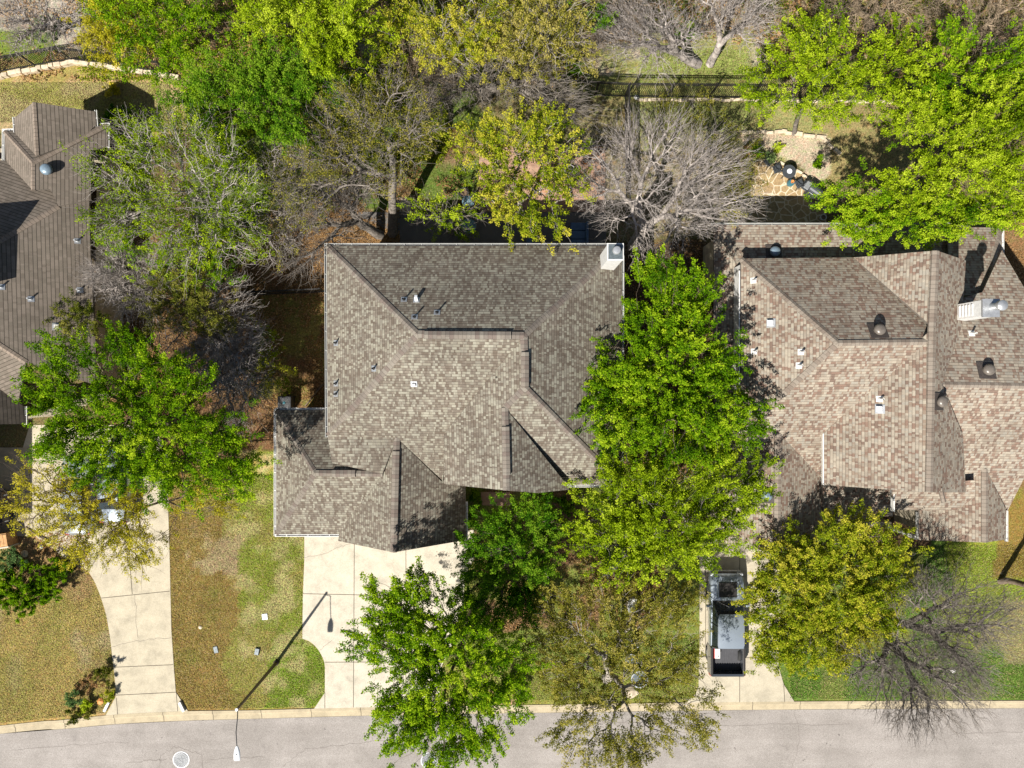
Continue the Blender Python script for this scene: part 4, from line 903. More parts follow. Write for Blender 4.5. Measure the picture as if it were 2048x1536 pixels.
# timber screen by the side gate of the middle house
p0, p1 = P(612, 812), P(648, 768)
mb = MB(); d = p1 - p0; mb.box(((p0.x + p1.x) / 2, (p0.y + p1.y) / 2, .12), (d.length, .06, .24), math.atan2(d.y, d.x)); o = mb.build('bed_edging', M['tanplastic']); setp(o, 'slanting timber edging board in the side yard beside the middle house', 'edging')

# ------------------------------------------------------------------ outdoor things
def round_table(px, py, rad, mt, label, z=0.06, group=None, centre=True):
    p = P(px, py); p.z = z; r = empty('round_table', p, label, 'table', group)
    mb = MB(); mb.lathe(p, [(0, .70), (rad, .70), (rad + .012, .715), (rad, .735), (0, .735)], 30); mb.torus(p + Vector((0, 0, .72)), rad, .02, 30, 6); mb.build('tabletop', M[mt], r, smooth=True)
    for k in range(4): a = PI / 4 + k * PI / 2; mb = MB(); mb.tube(p + Vector((math.cos(a) * rad * .8, math.sin(a) * rad * .8, 0)), p + Vector((math.cos(a) * rad * .45, math.sin(a) * rad * .45, .70)), .018, n=7); mb.build('leg', M['charcoal'], r)
    return p
def chair(px, py, rz, mt, label, seatmat=None, z=0.06, group=None):
    p = P(px, py); p.z = z; r = empty('patio_chair', p, label, 'chair', group, rz)
    T = Matrix.Translation(p) @ Matrix.Rotation(rz, 4, 'Z')
    mb = MB(); mb.box((0, 0, .43), (.46, .46, .04)); TF(mb, T).build('seat', M[seatmat or mt], r, bevel=.02)
    mb = MB(); mb.torus((0, .02, .80), .24, .018, 14, 6, 0, None, -.1, PI + .1); mb.torus((0, .02, .62), .235, .012, 14, 5, 0, None, 0, PI)
    for k in range(7): a = PI * k / 6; mb.tube((math.cos(a) * .235, .02 + math.sin(a) * .235, .44), (math.cos(a) * .24, .02 + math.sin(a) * .24, .80), .009, n=5)
    TF(mb, T).build('backrest', M[mt], r)
    mb = MB()
    for s_ in (-1, 1): mb.tube((s_ * .24, .02, .80), (s_ * .25, -.22, .64), .016, n=6); mb.tube((s_ * .25, -.22, .64), (s_ * .23, -.2, .0), .014, n=6)
    TF(mb, T).build('armrest', M[mt], r)
    for s_ in (-1, 1): mb = MB(); mb.tube((s_ * .2, .2, .43), (s_ * .22, .26, 0), .014, n=6); TF(mb, T).build('leg', M[mt], r)
tp = round_table(1568, 351, .38, 'charcoal', 'round charcoal metal table on the flagstone patio of the right house')
o = MB(); o.lathe(tp + Vector((0, 0, .74)), [(0, 0), (.13, 0), (.15, .05), (.12, .05), (.1, .02), (0, .02)], 20); o = o.build('bowl', M['lamp'], smooth=True); setp(o, 'white dish in the middle of the round charcoal table', 'dish')
G_ = 'charcoal chairs on the flagstone patio'
chair(1548, 343, 1.9, 'charcoal', 'charcoal chair on the far side of the round table, by the potted plant', group=G_)
chair(1592, 372, .45 + PI, 'charcoal', 'charcoal chair between the blue stool and the other chairs', group=G_)
chair(1606, 379, -.6, 'charcoal', 'charcoal chair right beside the covered grill', group=G_)
chair(1531, 328, 2.4, 'charcoal', 'charcoal chair half under the bush at the top of the patio', group=G_)
p = P(1577, 369); p.z = .06; r = empty('stool', p, 'teal glazed stool with an orange pot on it beside the round table', 'stool')
mb = MB(); mb.lathe(p, [(0, 0), (.15, 0), (.21, .2), (.2, .38), (.16, .45), (0, .45)], 20); mb.build('body', M['tealpot'], r, smooth=True)
mb = MB(); mb.lathe(p + Vector((0, 0, .45)), [(0, 0), (.07, 0), (.1, .12), (.08, .12), (.06, .03), (0, .03)], 16); o = mb.build('pot', M['orange'], smooth=True); setp(o, 'small orange clay pot on the teal stool', 'pot')
def grill():
    p = P(1617, 389); p.z = .06; rz = -.62; r = empty('grill', p, 'dark barbecue grill with a ribbed lid at the corner of the flagstone patio', 'grill', None, rz); T = Matrix.Translation(p) @ Matrix.Rotation(rz, 4, 'Z')
    mb = MB(); mb.box((0, 0, .42), (.62, .5, .75)); TF(mb, T).build('cabinet', M['charcoal'], r, bevel=.02)
    mb = MB(); rg = [[Vector((x, .27 * math.cos(a), .82 + .26 * math.sin(a))) for a in [PI * k / 8 for k in range(9)]] for x in (-.34, .34)]; mb.loft(rg); TF(mb, T).build('lid', M['charcoal'], r)
    for s_ in (-1, 1): mb = MB(); mb.box((s_ * .5, 0, .82), (.3, .46, .04)); TF(mb, T).build('side_shelf', M['galv'] if s_ < 0 else M['charcoal'], r, bevel=.01)
    mb = MB(); mb.tube((-.22, -.32, .93), (.22, -.32, .93), .015, n=8); TF(mb, T).build('handle', M['galv'], r)
grill()
def pot(px, py, rad, h, mt, name, label, z=.06, soil=True):
    p = P(px, py); p.z = z; r = empty(name, p, label, 'pot')
    mb = MB(); mb.lathe(p, [(0, 0), (rad * .7, 0), (rad, h * .95), (rad * 1.08, h * .95), (rad * 1.08, h), (rad * .9, h), (rad * .88, h * .85), (0, h * .85)], 22); mb.build('pot_body', M[mt], r, smooth=True)
    if soil: mb = MB(); mb.lathe(p, [(rad * .86, h * .87), (0, h * .9)], 18); mb.build('soil', M['tanplastic'], r)
    return r
pot(1170, 325, .17, .35, 'orange', 'plant_pot', 'ochre rimmed pot at the far right of the brick patio')
pot(1187, 316, .2, .4, 'clay', 'plant_pot', 'brown clay pot beside the low black railing')
pot(1642, 437, .17, .3, 'lamp', 'plant_pot', 'grey pot in the shade against the back wall of the right house')
chair(1130, 393, 0.1, 'white', 'white metal chair at the near end of the brick patio', 'clay', group='white chairs on the brick patio')
chair(1136, 346, 1.2, 'white', 'white metal chair in the middle of the brick patio', 'charcoal', group='white chairs on the brick patio')
chair(1088, 388, -.4, 'white', 'white metal chair under the yellow-green crown over the patio', 'clay', group='white chairs on the brick patio')
chair(982, 416, .6, 'white', 'white metal chair at the left corner of the brick patio', 'clay', group='white chairs on the brick patio')
round_table(938, 410, .34, 'glasstop', 'round glass table at the left corner of the brick patio')
round_table(939, 458, .42, 'glasstop', 'round blue glass table in the shade just behind the middle house', .045)
pot(928, 388, .26, .4, 'charcoal', 'planter', 'dark round planter by the square of green grass', .0)
p = P(1155, 474); p.z = .045; r = empty('sofa', p, 'blue cushioned outdoor sofa in the shade behind the middle house', 'sofa')
mb = MB(); mb.box(p + Vector((0, 0, .3)), (1.0, 1.5, .28)); mb.build('base', M['charcoal'], r, bevel=.03)
for k in (-1, 0, 1): mb = MB(); mb.box(p + Vector((0, k * .49, .5)), (.9, .46, .14)); mb.build('cushion', M['cushion'], r, bevel=.04)
mb = MB(); mb.box(p + Vector((.5, 0, .55)), (.14, 1.5, .5)); mb.build('backrest', M['cushion'], r, bevel=.04)
for (x, y, l) in ((1071, 481, 'pale blue seat cushion on the shaded patio, right one'), (1060, 486, 'pale blue seat cushion on the shaded patio, left one')):
    p = P(x, y); p.z = .045; r = empty('footstool', p, l.replace('seat cushion', 'round footstool'), 'footstool', 'round footstools on the shaded patio')
    mb = MB(); mb.lathe(p, [(0, 0), (.2, 0), (.24, .1), (.24, .32), (.18, .4), (0, .42)], 18); mb.build('seat', M['cushion'], r, smooth=True)
def ac_unit(px, py, label):
    p = P(px, py); r = empty('air_conditioner', p, label, 'air conditioner')
    mb = MB(); mb.box(p + Vector((0, 0, .4)), (.8, .8, .8)); mb.build('cabinet', M['dark_metal'], r, bevel=.04)
    mb = MB()
    for k in range(1, 6): mb.torus(p + Vector((0, 0, .815)), .06 * k, .008, 24, 4)
    for k in range(8): a = k * PI / 4; mb.tube(p + Vector((0, 0, .82)), p + Vector((.34 * math.cos(a), .34 * math.sin(a), .815)), .006, n=4)
    mb.build('fan_grille', M['galv'], r)
    mb = MB(); mb.lathe(p + Vector((0, 0, .82)), [(.08, 0), (.08, .02), (0, .03)], 12); mb.build('fan_hub', M['tealpot'], r)
ac_unit(577, 805, 'dark air conditioning unit behind the garage wing of the middle house')
def bin_(px, py, mt, label, rz=0):
    p = P(px, py); p.z = .05; r = empty('wheelie_bin', p, label, 'bin', 'bins on the left porch', rz); T = Matrix.Translation(p) @ Matrix.Rotation(rz, 4, 'Z')
    mb = MB(); mb.loft([[Vector((-.24, -.28, .08)), Vector((.24, -.28, .08)), Vector((.24, .28, .08)), Vector((-.24, .28, .08))], [Vector((-.3, -.36, 1.0)), Vector((.3, -.36, 1.0)), Vector((.3, .36, 1.0)), Vector((-.3, .36, 1.0))]]); TF(mb, T).build('body', M[mt], r, bevel=.02)
    mb = MB(); mb.box((0, 0, 1.03), (.66, .78, .06), taper=.93); mb.box((0, .02, 1.065), (.26, .22, .012), mat=1); TF(mb, T).build('lid', [M[mt], M['galv']], r, bevel=.015)
    for s_ in (-1, 1): mb = MB(); mb.lathe(T @ Vector((s_ * .27, .3, .1)), [(0, -.03), (.1, -.03), (.1, .03), (0, .03)], 14, 0, Vector((1, 0, 0))); mb.build('wheel', M['rubber'], r)
    mb = MB()
    for s_ in (-1, 1): mb.box((.33, s_ * .18, .75), (.03, .07, .3))
    TF(mb, T).build('side_label', M['lamp'], r)
bin_(19, 992, 'tanplastic', 'brown bin with a pale label on its lid, the upper one on the left porch')
bin_(21, 1031, 'blackpaint', 'black bin beside the timber planter on the left porch')
p = P(12, 1078); r = empty('wooden_planter', p, 'cedar plank planter below the black bin at the left edge', 'planter')
mb = MB(); mb.box(p + Vector((-.4, 0, .45)), (2.2, .75, .9), .15); mb.build('box', M['wood'], r, bevel=.01)
mb = MB()
for k in range(11): mb.box(p + Vector((-1.38 + k * .2, (k - 5) * .03, .93)), (.18, .62, .04), .15)
mb.build('plank', M['wood'], r)
mb = MB(); mb.box(p + Vector((-.34, -.43, .46)), (2.3, .08, .95), .15); mb.build('rim', M['stucco'], r)
# garden pieces in the front yard under the wispy tree
p = P(1262, 1205); r = empty('garden_pedestal', p, 'pale stone pedestal in the bed under the wispy olive tree, topmost of the garden pieces', 'pedestal')
mb = MB(); mb.box(p + Vector((0, 0, .06)), (.62, .85, .12)); mb.box(p + Vector((0, 0, .3)), (.42, .6, .4)); mb.build('base', M['rock'], r, bevel=.02)
mb = MB(); mb.box(p + Vector((0, 0, .54)), (.58, .78, .08)); mb.build('top_slab', M['white'], r, bevel=.02)
def tub(px, py, rad, h, mt, label, water):
    p = P(px, py); r = empty('garden_tub', p, label, 'tub', 'round tubs in a row under the wispy tree')
    mb = MB(); mb.lathe(p, [(0, 0), (rad * .8, 0), (rad, h), (rad * 1.1, h), (rad * 1.1, h + .03), (rad * .94, h + .03), (rad * .9, h * .8), (0, h * .8)], 26); mb.build('tub_body', M[mt], r, smooth=True)
    mb = MB(); mb.lathe(p, [(rad * .9, h * .84), (0, h * .84)], 20); mb.build('fill', M[water], r)
tub(1267, 1281, .26, .5, 'galv', 'small bright metal tub, the middle piece between pedestal and larger tubs', 'flashing')
tub(1260, 1315, .34, .45, 'galv', 'dull green-filled tub just above the largest tub', 'flashing')
tub(1276, 1352, .46, .5, 'galv', 'largest metal tub, beside the pale flat boulder', 'flashing')
pot(1131, 1243, .3, .5, 'charcoal', 'planter', 'dark planter in the bed at the left limb of the wispy tree', 0)
p = P(73, 1065); mb = MB(); mb.tube(p + Vector((-.6, .35, .05)), p + Vector((.3, -.25, .12)), .05, n=8); mb.tube(p + Vector((.3, -.25, .12)), p + Vector((.85, -.5, .10)), .04, n=8); o = mb.build('fallen_branch', B['brown']); setp(o, 'dark fallen branch across the corner of the left driveway bed', 'branch')
p = P(91, 1091); r = empty('path_light', p, 'small pale path light in the dry bed left of the driveway', 'garden light')
mb = MB(); mb.tube(p, p + Vector((0, 0, .4)), .015, n=6); mb.build('stake', M['charcoal'], r)
mb = MB(); mb.lathe(p + Vector((0, 0, .38)), [(.05, 0), (.12, .02), (.03, .1), (0, .1)], 14); mb.build('lamp_shade', M['galv'], r)

# ------------------------------------------------------------------ trees
def tubes(p0, p1, r0, r1, sides):
    d = p1 - p0; L_ = np.linalg.norm(d, axis=1, keepdims=True); d = d / np.maximum(L_, 1e-6)
    ref = np.where(np.abs(d[:, 2:3]) > .9, np.array([[1., 0, 0]]), np.array([[0, 0, 1.]]))
    u = np.cross(d, ref); u /= np.linalg.norm(u, axis=1, keepdims=True); v = np.cross(d, u)
    a = np.arange(sides) * 2 * PI / sides; ca, sa = np.cos(a), np.sin(a)
    ring = u[:, None, :] * ca[None, :, None] + v[:, None, :] * sa[None, :, None]
    A = p0[:, None, :] + ring * r0[:, None, None]; Bq = p1[:, None, :] + ring * r1[:, None, None]
    V = np.concatenate([A, Bq], 1).reshape(-1, 3); n = len(p0)
    base = (np.arange(n) * 2 * sides)[:, None, None]; k = np.arange(sides)
    q = np.stack([k, (k + 1) % sides, (k + 1) % sides + sides, k + sides], -1)[None]
    return V, (base + q).reshape(-1, 4)
def tube_mesh(name, segs, mat, parent, split=None):
    P0 = np.array([s[0] for s in segs]); P1 = np.array([s[1] for s in segs]); R0 = np.array([s[2] for s in segs]); R1 = np.array([s[3] for s in segs])
    big = R0 > .03; Vs, Qs, off = [], [], 0
    for m, sd_ in ((big, 7), (~big, 3)):
        if m.any():
            V, Q = tubes(P0[m], P1[m], R0[m], R1[m], sd_); Vs.append(V); Qs.append(Q + off); off += len(V)
    me = npmesh(name, np.concatenate(Vs), np.concatenate(Qs), True); me.materials.append(mat); return link(name, me, parent)
def skeleton(base, fork, pts, rng, tip=.006, pw=.46, f=(.30, .46), wig=.10, droop=0.0):
    """limbs that split again and again until each end point is reached"""
    segs = []
    rad = lambda n: tip * n ** pw
    def seg(a, b, ra, rb, w_):
        L_ = np.linalg.norm(b - a); n = 1 if L_ < .35 else (2 if L_ < .9 else 3)
        prev = a; rp = ra
        for k in range(1, n + 1):
            t = k / n; q = a + (b - a) * t
            if k < n: q = q + rng.normal(0, w_ * L_ / n, 3)
            r = ra + (rb - ra) * t; segs.append((prev, q, rp, r)); prev, rp = q, r
    stack = [(fork, np.arange(len(pts)), 0)]
    while stack:
        node, idx, lv = stack.pop(); n = len(idx)
        if n == 1: seg(node, pts[idx[0]], rad(1) * 1.3, rad(1) * .55, wig); continue
        sub = pts[idx]; dr = sub - node; dn = dr / np.maximum(np.linalg.norm(dr, axis=1, keepdims=True), 1e-4)
        X = dn - dn.mean(0); cov = X.T @ X; wv, ev = np.linalg.eigh(cov); pr = X @ ev[:, -1]
        qn = rng.uniform(.36, .64) if lv else rng.uniform(.45, .55); cut = np.quantile(pr, qn); m = pr <= cut
        if m.all() or not m.any(): m = np.arange(n) < n // 2
        for part in (m, ~m):
            ii = idx[part]; c = pts[ii].mean(0); nn = len(ii)
            if nn == 1: stack.append((node, ii, lv + 1)); continue
            ff = rng.uniform(*f); new = node + (c - node) * ff + rng.normal(0, wig * .6, 3) * min(1, np.linalg.norm(c - node))
            seg(node, new, rad(nn) if lv else rad(n), rad(nn) * .93, wig); stack.append((new, ii, lv + 1))
    # trunk
    rt = rad(len(pts)); a = base; n = 4; prev = a; rp = rt * 1.5
    for k in range(1, n + 1):
        t = k / n; q = base + (fork - base) * t + (rng.normal(0, .05, 3) if k < n else 0)
        r = rt * (1.35 - .3 * t); segs.append((prev, q, rp, r)); prev, rp = q, r
    return segs
NL = [0]
LD, LS = 5.0, .84
def leaves(name, cen, per, spread, size, mat, parent, rng, up=.7, base_t=.5, tvar=.2, tint=None, flat=.6, mid=None, length=.34, cols=None):
    """leaf blades set along short sprays that point away from the trunk"""
    if per > 1: per = int(round(per * LD)); size *= LS
    NL[0] += len(cen) * per
    n = len(cen) * per
    if mid is not None:
        ax = cen - mid; ax[:, 2] = np.abs(ax[:, 2]) * .3 + .25; ax /= np.linalg.norm(ax, axis=1, keepdims=True)
        ax = ax + rng.normal(0, .38, ax.shape); ax /= np.linalg.norm(ax, axis=1, keepdims=True)
        t = rng.uniform(-.5, 1, (n, 1)); c = np.repeat(cen, per, 0) + np.repeat(ax, per, 0) * t * length + rng.normal(0, 1, (n, 3)) * spread * .5 * (1.15 - .5 * np.abs(t))
        tb = (t[:, 0] - .25) * .30
    else:
        c = np.repeat(cen, per, 0) + rng.normal(0, 1, (n, 3)) * np.array([spread, spread, spread * flat]); tb = 0
    nrm = rng.normal(0, 1, (n, 3)); nrm[:, 2] = np.abs(nrm[:, 2]) + up; nrm /= np.linalg.norm(nrm, axis=1, keepdims=True)
    a = np.cross(nrm, rng.normal(0, 1, (n, 3))); a /= np.linalg.norm(a, axis=1, keepdims=True); b = np.cross(nrm, a)
    s = size * rng.uniform(.6, 1.35, (n, 1)); a = a * s; b = b * s * .55
    V = np.stack([c - a, c - a * .1 + b, c + a, c - a * .1 - b], 1); V[:, 1] += nrm * s * .12; V[:, 3] += nrm * s * .12
    me = npmesh(name, V.reshape(-1, 3), np.arange(n * 4).reshape(-1, 4))
    if cols is not None:
        ca = me.color_attributes.new('soil', 'FLOAT_COLOR', 'POINT'); q = np.concatenate([np.repeat(cols, 4, 0), np.ones((n * 4, 1))], 1)
        ca.data.foreach_set('color', q.astype(np.float32).ravel())
    tt = np.repeat((tint if tint is not None else np.full(len(cen), base_t)), per) + rng.normal(0, tvar, n) + tb
    at = me.attributes.new('tint', 'FLOAT', 'POINT'); at.data.foreach_set('value', np.repeat(np.clip(tt, 0, 1), 4).astype(np.float32))
    me.materials.append(mat); return link(name, me, parent)
TREES = []
def tree(kind, label, base, blobs, zc, hz, leaf=None, bark='grey', dens=1.0, per=16, size=.062, spread=.17, tips=None, fork=None, seed=0, group=None, cat='tree', tip=.0065, wig=.10, clump=.5, shell=.30, low=.32, t0=.5, minz=.3, cr_name='crown', pw=.46, clumps=1.15, up=.45, tvar=.15):
    """blobs: (px, py, rx, ry) outlines of the crown as the photograph shows them, at crown height zc (m)"""
    rng = np.random.default_rng(seed + 100); b = P(*base); bt = np.array([b.x, b.y, -.03]); r = empty(kind, (b.x, b.y, 0), label, cat, group)
    cen = []; tin = []
    for bl in blobs:
        px, py, rx, ry = bl[:4]; z = bl[4] if len(bl) > 4 else zc; h = bl[5] if len(bl) > 5 else hz
        c = P(px, py, z); ax, ay = rx / F * (CH - z), ry / F * (CH - z); area = PI * ax * ay
        nc = max(3, int(area * 2.0 * clumps)); u = rng.normal(0, 1, (nc, 3)); u /= np.linalg.norm(u, axis=1, keepdims=True)
        flip = rng.random(nc) > low; u[:, 2] = np.where(flip, np.abs(u[:, 2]), u[:, 2]); rr_ = rng.uniform(shell, 1, (nc, 1)) ** .7
        lob = 1 + .16 * np.sin(np.arctan2(u[:, 1], u[:, 0]) * rng.integers(4, 8) + rng.uniform(0, 6))[:, None]
        q = np.array([c.x, c.y, c.z]) + u * rr_ * np.array([ax, ay, h]) * lob
        nt_ = max(2, int(5 * dens)); cl = np.repeat(q, nt_, 0) + rng.normal(0, 1, (nc * nt_, 3)) * np.array([clump, clump, clump * .45]) * .8
        cen.append(cl); tin.append(np.repeat(t0 + rng.normal(0, .20, nc), nt_))
    cen = np.concatenate(cen); tin = np.concatenate(tin); cen[:, 2] = np.maximum(cen[:, 2], minz + rng.uniform(0, .3, len(cen)))
    mid = cen.mean(0)
    if fork is None: fk = bt + (mid - bt) * np.array([.35, .35, .36])
    else: f_ = P(*fork); fk = np.array([f_.x, f_.y, f_.z])
    pts = cen
    if leaf is None: tips = int(tips * 1.35); tip = .0062; pw = .435
    elif tips: pw = .40
    if tips and tips > len(cen):
        k = rng.integers(0, len(cen), tips - len(cen)); pts = np.concatenate([cen, cen[k] + rng.normal(0, .32, (len(k), 3))])
    segs = skeleton(bt, fk, pts, rng, tip, wig=wig, pw=pw)
    if leaf is None:      # straight fine twigs fanning from every branch end
        ends = [q for q in segs if q[3] < tip * .8]; extra = []
        hub = bt + (mid - bt) * np.array([.5, .5, .35])
        for a, e, ra, rb in ends:
            o = e - hub; o = o / (np.linalg.norm(o) + 1e-6)
            for k in range(1):
                d = o + rng.normal(0, .28, 3); d[2] = d[2] * .6 + .1; extra.append((a + (e - a) * rng.uniform(.2, 1), a + (e - a) * .6 + d * rng.uniform(.25, .5), tip * .85, tip * .4))
        segs += extra
    thick = [s for s in segs if s[2] > .022]; thin = [s for s in segs if s[2] <= .022]
    if cat == 'shrub': thick, thin = segs, []
    tube_mesh('stems' if cat == 'shrub' else 'trunk', thick or segs[:4], B[bark], r)
    if leaf is None: tube_mesh('twigs', thin, B[bark], r)
    else:
        if thin: tube_mesh('twigs', thin, B[bark], r)
        leaves(cr_name, cen, per, spread, size, L[leaf], r, rng, tint=tin, tvar=tvar, up=up, mid=bt + (mid - bt) * np.array([.6, .6, .5]), length=.36 if cat == 'tree' else .13)
    return r
oak = 'oak_tree'
# -- front
tree(oak, 'vivid green oak arching over the middle driveway and the road', (958, 1206), [(800, 1190, 82, 66), (778, 1275, 72, 66), (860, 1262, 90, 70), (850, 1370, 110, 80), (930, 1300, 92, 90), (880, 1455, 118, 62), (1000, 1345, 60, 80), (960, 1420, 70, 70), (820, 1420, 70, 50)], 7.5, 1.9, 'vivid', 'brown', 1.3, 18, .058, .15, seed=1, t0=.5)
tree(oak, 'deep green oak in front of the front door, touching the garage gable', (1045, 1110), [(1030, 1040, 78, 48), (1085, 1030, 60, 40), (1000, 1090, 72, 52), (1060, 1110, 90, 60), (960, 1140, 62, 55), (990, 1210, 80, 60), (1070, 1180, 55, 50)], 5.0, 1.5, 'dark', 'brown', 1.2, 17, .056, .15, seed=2, t0=.6)
tree(oak, 'upper bright green oak between the middle and right houses', (1300, 760), [(1320, 570, 76, 52), (1370, 620, 66, 70), (1295, 660, 62, 60), (1330, 730, 110, 80), (1240, 770, 62, 62), (1420, 760, 60, 70), (1215, 850, 58, 60), (1330, 850, 110, 80), (1450, 850, 72, 80)], 6.9, 2.2, 'vivid', 'brown', 1.55, 18, .058, .15, seed=3, t0=.48)
tree(oak, 'broad yellowish green oak at the front corner between the middle and right houses', (1212, 1150), [(1250, 960, 100, 66), (1370, 940, 110, 70), (1450, 960, 80, 66), (1210, 1040, 80, 60), (1310, 1040, 120, 70), (1420, 1040, 88, 56), (1250, 1105, 100, 44), (1360, 1105, 92, 36)], 6.4, 1.8, 'lime', 'grey', 1.35, 17, .056, .16, seed=4, t0=.42)
tree('cedar_elm', 'wispy olive tree with pale crooked limbs, its lower branches over the road', (1212, 1358), [(1130, 1215, 70, 60), (1220, 1200, 80, 56), (1320, 1210, 80, 66), (1120, 1300, 70, 66), (1220, 1290, 88, 60), (1330, 1310, 70, 70), (1170, 1370, 90, 50), (1180, 1465, 104, 64, 7.2), (1270, 1500, 50, 45, 7.2), (1310, 1430, 50, 56, 7), (1395, 1420, 52, 60, 7)], 5.6, 1.6, 'olive', 'pale', 1.35, 13, .048, .14, seed=5, tip=.0075, wig=.16, t0=.5)
tree('cedar_elm', 'dense yellow-green tree hiding the front of the right house', (1668, 1150), [(1580, 1140, 84, 60), (1660, 1090, 110, 70), (1750, 1110, 62, 70), (1560, 1210, 80, 66), (1660, 1190, 110, 80), (1620, 1280, 110, 60), (1720, 1210, 70, 70), (1540, 1285, 50, 50)], 5.6, 1.7, 'yellowgreen', 'grey', 1.45, 17, .055, .16, seed=6, t0=.55)
tree('bare_tree', 'leafless dark grey tree on the green lawn at the lower right', (1742, 1222), [(1860, 1200, 90, 66), (1920, 1270, 90, 80), (1850, 1330, 110, 80), (1800, 1400, 90, 50), (1890, 1360, 100, 60), (1745, 1330, 70, 70), (1960, 1210, 50, 50)], 6.3, 1.9, None, 'grey', 2.6, tips=7000, seed=7, tip=.0068, fork=(1760, 1245, 1.7), clump=.55, clumps=1.3, wig=.07, pw=.44)
# -- right side and behind the right house
tree(oak, 'light green oak standing on the far fence line to the right', (1588, 268), [(1570, 110, 66, 56), (1640, 100, 66, 60), (1540, 180, 52, 52), (1610, 185, 80, 60), (1680, 190, 50, 56)], 6.3, 1.7, 'lime', 'grey', 1.1, 14, .055, .16, seed=8, t0=.5)
tree(oak, 'bright green oak behind the far fence, just left of the corner clump', (1740, 215), [(1760, 110, 60, 46), (1790, 150, 66, 56), (1740, 185, 56, 44)], 6.2, 1.5, 'lime', 'brown', 1.15, 15, .055, .16, seed=9, t0=.45)
tree(oak, 'bright green oak at the top right, behind the big spreading oak', (1830, 235), [(1880, 110, 46, 52), (1900, 180, 62, 60), (1975, 150, 56, 48), (2040, 120, 60, 50), (1860, 210, 48, 50)], 6.6, 1.6, 'vivid', 'brown', 1.35, 16, .055, .15, seed=10, t0=.6)
tree(oak, 'big spreading bright green oak filling the right edge behind the right house', (1748, 386), [(1810, 245, 60, 46), (1900, 270, 80, 70), (1990, 260, 80, 80), (2060, 230, 70, 90), (1940, 350, 90, 60), (2030, 370, 76, 76), (1840, 370, 84, 50)], 7.0, 1.9, 'lime', 'brown', 1.5, 17, .055, .15, seed=11, t0=.52)
tree(oak, 'bright green oak overhanging the back roof of the right house', (1775, 440), [(1700, 400, 54, 46), (1700, 460, 50, 34), (1780, 425, 76, 50), (1870, 430, 90, 44), (1950, 440, 70, 36)], 6.4, 1.4, 'vivid', 'brown', 1.45, 17, .055, .15, seed=12, t0=.62)
tree('bare_tree', 'leafless tree at the right edge whose brown trunk slants out of the picture', (2000, 1163), [(2190, 1230, 90, 80), (2260, 1180, 80, 80), (2160, 1130, 60, 60)], 7.5, 2.0, None, 'brown', 2.0, tips=900, seed=13, tip=.010)
tree('bare_tree', 'large leafless ash grey tree between the two back patios', (1268, 492), [(1210, 330, 60, 66), (1270, 300, 60, 66), (1340, 290, 66, 60), (1420, 330, 70, 66), (1450, 400, 56, 50), (1350, 370, 90, 66), (1250, 400, 70, 50), (1370, 440, 90, 50), (1190, 410, 60, 40), (1300, 500, 50, 36, 4.5)], 5.6, 1.6, None, 'ash', 2.6, tips=4600, seed=14, tip=.0068, fork=(1286, 456, 3.0), clump=.5, clumps=1.3, wig=.06, pw=.44)
tree('cedar_elm', 'hazy olive tree behind the large pale bare tree', (1400, 330), [(1370, 235, 56, 40), (1430, 270, 60, 50), (1475, 340, 52, 60), (1480, 410, 40, 50)], 4.2, 1.2, 'olive', 'grey', .8, 10, .045, .18, seed=15, t0=.35)
# -- behind the middle house
tree(oak, 'yellow-green oak over the brick patio behind the middle house', (1040, 430), [(960, 280, 62, 46), (1040, 260, 80, 50), (1110, 300, 60, 60), (1000, 340, 80, 56), (1090, 370, 72, 44), (1000, 420, 56, 36), (1070, 440, 70, 34), (1110, 460, 30, 20)], 6.0, 1.5, 'yellowgreen', 'pale', 1.05, 13, .058, .15, seed=16, t0=.6, wig=.15)
tree('cedar_elm', 'half-bare tree with a long pale trunk rising beside the back wall of the middle house', (785, 468), [(690, 230, 66, 60), (770, 210, 70, 66), (840, 260, 50, 60), (640, 310, 66, 60), (720, 320, 80, 66), (810, 320, 30, 50), (620, 400, 50, 50)], 6.4, 1.5, 'olive', 'grey', 1.1, 8, .042, .2, tips=5200, seed=17, fork=(787, 352, 4.3), tip=.0068, t0=.5, wig=.12)
tree('bare_tree', 'leafless pale tree leaning left beside the back corner of the middle house', (760, 470), [(640, 400, 60, 50), (620, 460, 60, 40), (690, 430, 50, 40), (600, 520, 40, 40), (700, 380, 60, 40)], 4.8, 1.2, None, 'grey', 2.4, tips=2400, seed=18, fork=(715, 440, 2.2), tip=.0075, wig=.08)
tree('small_oak', 'small green tree with grey twigs behind the back gutter of the middle house', (905, 470), [(880, 430, 52, 34), (915, 445, 40, 34)], 3.4, .9, 'lime', 'grey', .9, 10, .055, .15, tips=700, seed=19, t0=.6)
tree('bare_tree', 'thin grey leafless tree on the far fence line above the yellow-green oak', (975, 195), [(930, 170, 70, 44), (1010, 150, 80, 50), (1080, 190, 80, 50), (1150, 215, 50, 44), (880, 200, 50, 40)], 5.0, 1.2, None, 'grey', 2.2, tips=2600, seed=20, fork=(975, 175, 1.8), tip=.007, wig=.07)
tree(oak, 'deep green oak crowding the back yard to the left of the half-bare tree', (610, 290), [(560, 140, 70, 50), (620, 190, 56, 60), (555, 225, 62, 66), (490, 160, 60, 50), (590, 280, 56, 40), (440, 190, 50, 50)], 6.4, 1.7, 'dark', 'brown', 1.4, 16, .055, .16, seed=21, t0=.72)
tree(oak, 'lime green oak at the top edge, left of centre', (660, 120), [(560, 40, 76, 60), (640, 60, 86, 66), (720, 40, 72, 60), (680, 130, 80, 46), (600, 0, 90, 50)], 6.6, 1.7, 'lime', 'grey', 1.2, 15, .055, .17, seed=22, t0=.55)
